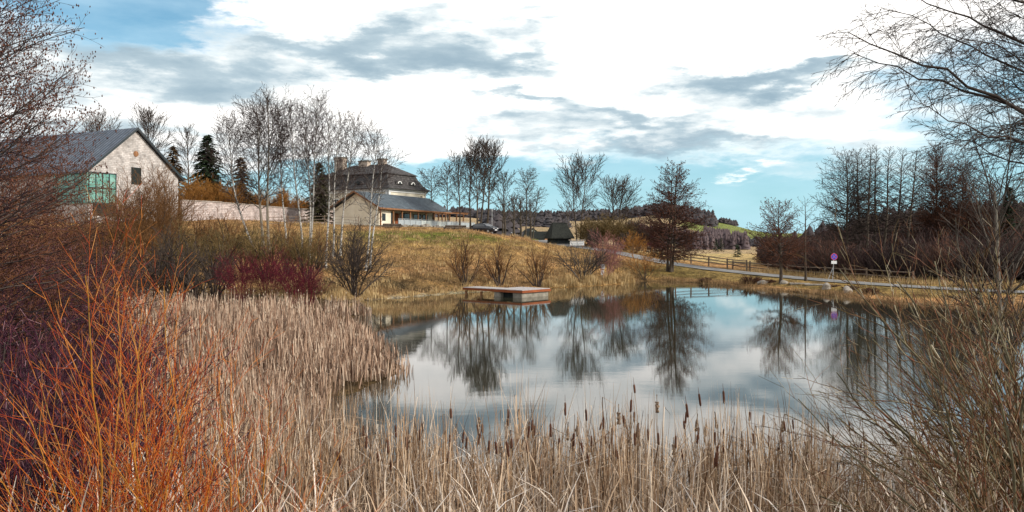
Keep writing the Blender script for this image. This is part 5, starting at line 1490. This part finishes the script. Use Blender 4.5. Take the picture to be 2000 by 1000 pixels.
n = 380
ty = r_.uniform(58, 112, n); tx = at(r_.uniform(480, 1300, n), 1) * ty
d_ = seg_dist(tx, ty, POND); rd_, _ = road_at(tx, ty)
ok = (~inside(tx, ty, POND)) & (d_ > .8) & (rd_ > 2.2)
tx, ty = tx[ok], ty[ok]
m_ = r_.integers(14, 40, len(tx)); x = np.repeat(tx, m_); y = np.repeat(ty, m_); n = len(x)
x = x + r_.normal(0, .28, n); y = y + r_.normal(0, .28, n)
P = np.stack([x, y, height(x, y) - .03], 1)
V, Fq = blades(P, r_.uniform(.2, .55, n), r_.normal(0, .45, n), r_.uniform(0, 6.28, n), r_.uniform(.025, .05, n), np.full(n, 2.), 2, r_)
tag(link('tussock_grass', raw_mesh('tussock_grass', V, [Fq]), M['straw']), 'pale tussocks of dead grass scattered over the slope', 'grass', kind='stuff')

# ------------------------------------------------------------------ left: overhanging alder and purple thicket
def placed(name, cat, label, base, parts):
    root = empty(name, base)
    for nm, segs, k_, ms, cones in parts:
        V, Fq, mi = seg_mesh(segs, k_); fl = [Fq]; mi = list(mi)
        if cones is not None:
            V2, F2 = cones; fl.append(F2 + len(V)); V = np.concatenate([V, V2]); mi += [len(ms) - 1] * len(F2)
        link(nm, raw_mesh(nm, V, fl, mi), [M[m] for m in ms], root, k_ > 4)
    return tag(root, label, cat)
def near_alder(base, H, seed, label, limbs, mats=('twig_dark', 'twig_dusk', 'cone'), Lf=1.0, cone=.014):
    rnd = random.Random(seed); MINR[0] = .0035
    P = trunk_path((0, 0, 0), (.3, .3, H), .13, .01, rnd)
    segs, tips = [], []
    S = [(.30, .06, .010, .26, .62, .45, .10, .3, 0), (.18, .10, .02, .17, .65, .5, .10, .5, 1), (.12, .14, .02, 1, 0, 0, 0, .6, 1)]
    for i in range(limbs):
        t = .12 + .86 * (i + rnd.random()) / limbs
        x, y, z, r = pt_on(P, t)
        a = rnd.gauss(.1, .75)            # towards the pond (+x)
        up = R(86 - 45 * t) * rnd.uniform(.85, 1.12)
        d = (math.cos(a) * math.sin(up), math.sin(a) * math.sin(up), math.cos(up))
        grow(segs, tips, (x, y, z), d, (4.0 - 2.0 * t) * Lf * rnd.uniform(.75, 1.1), max(r * .22, .011), 0, S, rnd)
    A = np.array(segs)
    root = empty('alder', base)
    V, Fq = tube_mesh([P], 9); link('trunk', raw_mesh('trunk', V, [Fq]), M['bark_brown'], root, True)
    V, Fq, mi = seg_mesh(A, 4)
    T_ = np.array(tips); T_ = np.repeat(T_, 2, 0) + rg.normal(0, .04, (len(T_) * 2, 3)); T_ = T_[rg.random(len(T_)) < .6]
    V2, F2 = blob_mesh(T_, cone, rg, 1.8)
    link('crown', raw_mesh('crown', np.concatenate([V, V2]), [Fq, F2 + len(V)], list(mi) + [2] * len(F2)), [M[m] for m in mats], root)
    return tag(root, label, 'tree')
near_alder((-10.6, 13.5, hz(-10.6, 13.5)), 11.5, 500, 'near alder at the left edge with small dark cones reaching over the frame', 66)
near_alder((-12.4, 17.5, hz(-12.4, 17.5)), 9.0, 501, 'second alder behind the left edge one with purplish brown twigs', 56, ('twig_dark', 'twig_russet', 'cone'), 1.15, .014)
near_alder((-15.2, 23, hz(-15.2, 23)), 8.2, 502, 'third alder further back on the left with reddish brown twigs', 48, ('twig_dark', 'twig_russet', 'cone'), 1.3, .018)
SPN = [(.25, .08, .015, .16, .55, .48, .12, .4, 0), (.16, .10, .02, .14, .6, .5, .1, .5, 1), (.12, .13, .01, 1, 0, 0, 0, .6, 1)]
pp = []
for i in range(4):
    A, _ = shrub_segs(510 + i, 2.6, 1.6, 16, SPN, .012, .0045, base_r=.3); pp.append(A)
sp2 = []
for i in range(125):
    Y = 7.5 * (38 / 7.5) ** rg.random(); px = rg.uniform(-160, 190 - max(0, 14 - Y) * 12) 
    x = at(px, Y); s = rg.uniform(.8, 1.25) * (1 + Y * .012)
    sp2.append((x, Y, hz(x, Y) - .1, s, s * (.72 + .011 * Y) * rg.uniform(.8, 1.15), rg.uniform(0, 6.28)))
scatter('left_thicket', pp, sp2, ('twig_dark', 'twig_plum'), 'dense purple brown thicket filling the left edge behind the orange willow', 'thicket')

# ------------------------------------------------------------------ orange willows in the left foreground
WS = [(.16, .055, .022, .145, .55, .55, .08, .25, 0), (.13, .05, .030, .17, .55, .50, .15, .35, 1), (.10, .07, .03, 1, 0, 0, 0, .5, 1)]
def willow(base, seed, stems, label, S=WS, m1='willow_stem', m2='willow_twig', r=.0115, minr=.0021, cat='willow', name='willow'):
    """stems: (target dx, dy, dz) tips relative to the foot"""
    rnd = random.Random(seed); MINR[0] = minr
    segs, tips = [], []
    for (dx, dy, dz) in stems:
        b0 = (rnd.uniform(-.08, .08), rnd.uniform(-.08, .08), 0)
        L = math.sqrt(dx * dx + dy * dy + dz * dz)
        grow(segs, tips, b0, (dx / L, dy / L, dz / L), L, r * (L / 3) ** .6 * rnd.uniform(.8, 1.15), 0, S, rnd)
    A = np.array(segs); A[:, 6:8] = np.maximum(A[:, 6:8], minr * .7)
    st = A[:, 8] == 0
    root = empty(name, base)
    V, Fq, _ = seg_mesh(A[st], 6); link('stems', raw_mesh('stems', V, [Fq]), M[m1], root, True)
    V, Fq, _ = seg_mesh(A[~st], 3); link('twigs', raw_mesh('twigs', V, [Fq]), M[m2], root)
    return tag(root, label, cat)
def wpos(px, Y): x = at(px, Y); return (x, Y, hz(x, Y) - .05)
wr_ = random.Random(77)
def fan(n, w, h, y=.5, skew=0.0):
    o = []
    for i in range(n):
        u = -1 + 2 * (i + .5) / n + wr_.uniform(-.1, .1)
        o.append((w * u + skew, wr_.uniform(-y, y), h * (1 - .5 * u * u) * wr_.uniform(.78, 1.05)))
    return o
willow(wpos(262, 6.6), 601, [(-.30, .1, 3.7), (-.45, .2, 3.5), (-.65, .3, 3.1), (-.10, -.2, 3.2), (.6, .2, 2.6), (-1.2, 0, 2.3), (.25, .4, 2.9), (-.9, .5, 2.6), (.95, .3, 2.2), (-.5, -.3, 2.8)] + fan(6, 1.9, 1.7), 'bright orange willow in the left foreground, the tallest one')
willow(wpos(470, 7.2), 602, [(-.85, .2, 3.6), (-.25, .3, 3.0), (.45, 0, 2.6), (-.55, -.3, 2.7), (.05, .2, 2.8), (.8, .2, 2.0)] + fan(6, 1.4, 1.5), 'orange willow right of the tallest one, leaning left over the reeds')
willow(wpos(90, 6.8), 603, [(-.3, .2, 2.0), (.3, .1, 2.2)] + fan(6, 1.3, 1.6), 'orange red willow at the lower left corner')
willow(wpos(380, 8.6), 604, fan(5, 1.3, 1.9), 'thin red willow between the two bright orange ones')
willow(wpos(190, 8.8), 605, fan(4, 1.4, 2.2), 'thin red willow behind the tallest orange one')

# ------------------------------------------------------------------ sallow at the right, leaning over the water
SS = [(.22, .07, .002, .24, .46, .50, .10, .28, 0), (.16, .09, .02, .24, .55, .60, .12, .4, 1), (.12, .12, .02, 1, 0, 0, 0, .5, 1)]
def sal(n, x0, x1, z0, z1, y=1.2):
    o = []
    for i in range(n):
        t = (i + wr_.random()) / n
        o.append((x0 + (x1 - x0) * t + wr_.uniform(-.3, .3), wr_.uniform(-y, y), z0 + (z1 - z0) * t + wr_.uniform(-.3, .3)))
    return o
willow(wpos(2130, 9.0), 611, sal(16, -4.2, -.8, .5, 4.6), 'large grey green sallow at the lower right leaning over the water', SS, 'sallow_stem', 'sallow_twig', .024, .0030, 'willow', 'sallow')
willow(wpos(1990, 11.5), 612, sal(13, -3.8, .4, 1.0, 4.2), 'sallow behind the large one, its twigs crossing the right bank', SS, 'sallow_stem', 'sallow_twig', .022, .0034, 'willow', 'sallow')
willow(wpos(2080, 7.6), 613, sal(8, -2.4, -.3, 1.8, 4.6, .7), 'nearest upright sallow at the right edge with tall shoots', SS, 'sallow_stem', 'sallow_twig', .018, .0026, 'willow', 'sallow')
willow(wpos(1880, 13.4), 614, sal(9, -1.9, 1.4, .8, 2.2), 'low sallow at the waterline right of the front reeds', SS, 'sallow_stem', 'sallow_twig', .018, .0036, 'willow', 'sallow')
# long pale grass stalks at the lower right
n = 1500
y = rg.uniform(6.2, 10.5, n); x = at(rg.uniform(1560, 2050, n), 1) * y
P = np.stack([x, y, height(x, y) - .02], 1)
V, Fq = blades(P, rg.uniform(.5, 1.4, n), rg.uniform(.1, .5, n), rg.normal(math.pi, .5, n), rg.uniform(.004, .009, n), np.full(n, 2.), 5, rg)
tag(link('bank_stalks', raw_mesh('bank_stalks', V, [Fq]), M['straw']), 'long straw stalks leaning on the near right bank', 'grass', kind='stuff')

# ------------------------------------------------------------------ birch with drooping boughs at the right edge
def near_birch():
    rnd = random.Random(700); MINR[0] = .0026
    Y = 12.4; x = at(1990, Y); z = hz(x, Y)
    root = empty('birch', (x, Y, z - .05))
    P = trunk_path((0, 0, 0), (-.25, .2, 5.0), .050, .010, rnd, wob=.22)
    V, Fq = tube_mesh([P], 9); link('trunk', raw_mesh('trunk', V, [Fq]), M['bark_pale'], root, True)
    segs, tips = [], []
    S = [(.25, .07, .02, .15, .6, .45, .12, .3, 0), (.16, .09, .0, .12, .6, .55, .10, .5, 1), (.12, .10, -.06, 1, 0, 0, 0, .6, 1)]
    for i in range(34):
        t = .30 + .66 * i / 34
        a = i * 2.4; up = R(64 - 38 * t)
        xx, yy, zz, r = pt_on(P, t)
        grow(segs, tips, (xx, yy, zz), (math.cos(a) * math.sin(up), math.sin(a) * math.sin(up), math.cos(up)), (1.5 + 1.3 * t * (i % 4 == 0)) * rnd.uniform(.8, 1.15), max(r * .5, .008) * (1.5 if i % 4 == 0 else 1), 0, S, rnd)
    V, Fq, mi = seg_mesh(np.array(segs), 3)
    link('crown', raw_mesh('crown', V, [Fq], mi), [M['limb_grey'], M['twig_dark']], root)
    tag(root, 'slender birch with a pale trunk near the right edge', 'tree')
near_birch()
def weeping():
    rnd = random.Random(710); MINR[0] = .0035
    Y = 13.0; x = at(2330, Y); z = hz(x, Y)
    root = empty('weeping_birch', (x, Y, z - .1))
    P = trunk_path((0, 0, 0), (-.8, 0, 11.5), .19, .015, rnd, wob=.06)
    V, Fq = tube_mesh([P], 10); link('trunk', raw_mesh('trunk', V, [Fq]), M['bark_birch'], root, True)
    segs, tips = [], []
    S = [(.20, .06, -.045, .12, .45, .46, .12, .30, 0), (.14, .08, -.12, .075, .6, .62, .08, .45, 1), (.10, .09, -.25, 1, 0, 0, 0, .6, 1)]
    def limb(h, tip, rad, bend=.16):
        """from the trunk at height h to the tip pixel (px, py) at depth Yt"""
        tt = h / 11.5; b0 = pt_on(P, tt)[:3]
        px, py, Yt = tip
        e = (at(px, Yt) - x, Yt - Y, zt(py, Yt) - z + .1)
        n = 14; pts = []
        for i in range(n + 1):
            t = i / n
            pts.append(tuple(b0[k_] + (e[k_] - b0[k_]) * t for k_ in range(2)) + (b0[2] + (e[2] - b0[2]) * t + bend * math.sin(t * math.pi) * 1.4 * (1 if t < .8 else 1),))
        pts = [(a + rnd.gauss(0, .03), b + rnd.gauss(0, .05), c + rnd.gauss(0, .035)) for a, b, c in pts]
        for i in range(n):
            ra = rad * (1 - .86 * i / n); rb = rad * (1 - .86 * (i + 1) / n)
            segs.append((*pts[i], *pts[i + 1], ra, rb, 0))
            p, q = pts[i], pts[i + 1]
            d = Vector(q) - Vector(p); L = d.length; d = tuple(d / L)
            for j in range(3):
                f = rnd.random(); cp = tuple(p[k_] + (q[k_] - p[k_]) * f for k_ in range(3))
                if i < 2: continue
                grow(segs, tips, cp, tilt(d, rnd.random() * 6.28, R(rnd.uniform(25, 55))), rnd.uniform(.6, 1.35) * (1 - .25 * i / n), max(rb * .28, .0055), 0, S, rnd)
    for h, tip, rad in ((4.7, (1662, 62, 12.2), .055), (5.1, (1672, 105, 13.5), .045), (5.9, (1775, -5, 12.5), .05), (4.3, (1770, 200, 12.0), .035), (6.8, (1830, -50, 12.5), .045), (3.9, (1830, 260, 13.0), .03), (5.4, (1730, 20, 12.8), .035),
                        (5.0, (1880, 120, 13.8), .03), (7.8, (1900, -90, 12.6), .04), (5.9, (1900, 50, 14), .03), (4.5, (1930, 240, 13.6), .025), (6.6, (1960, 20, 12.4), .03), (5.5, (1850, 60, 12.2), .028), (4.9, (1960, 160, 12.9), .025)):
        limb(h, tip, rad)
    V, Fq, mi = seg_mesh(np.array(segs), 4)
    link('crown', raw_mesh('crown', V, [Fq], mi), [M['twig_dark'], M['twig_dark']], root)
    tag(root, 'weeping birch whose dark drooping boughs hang in from the upper right', 'tree')
weeping()
print('OBJECT COUNT', len(bpy.data.objects), 'TRIS', sum(len(m.polygons) for m in bpy.data.meshes))
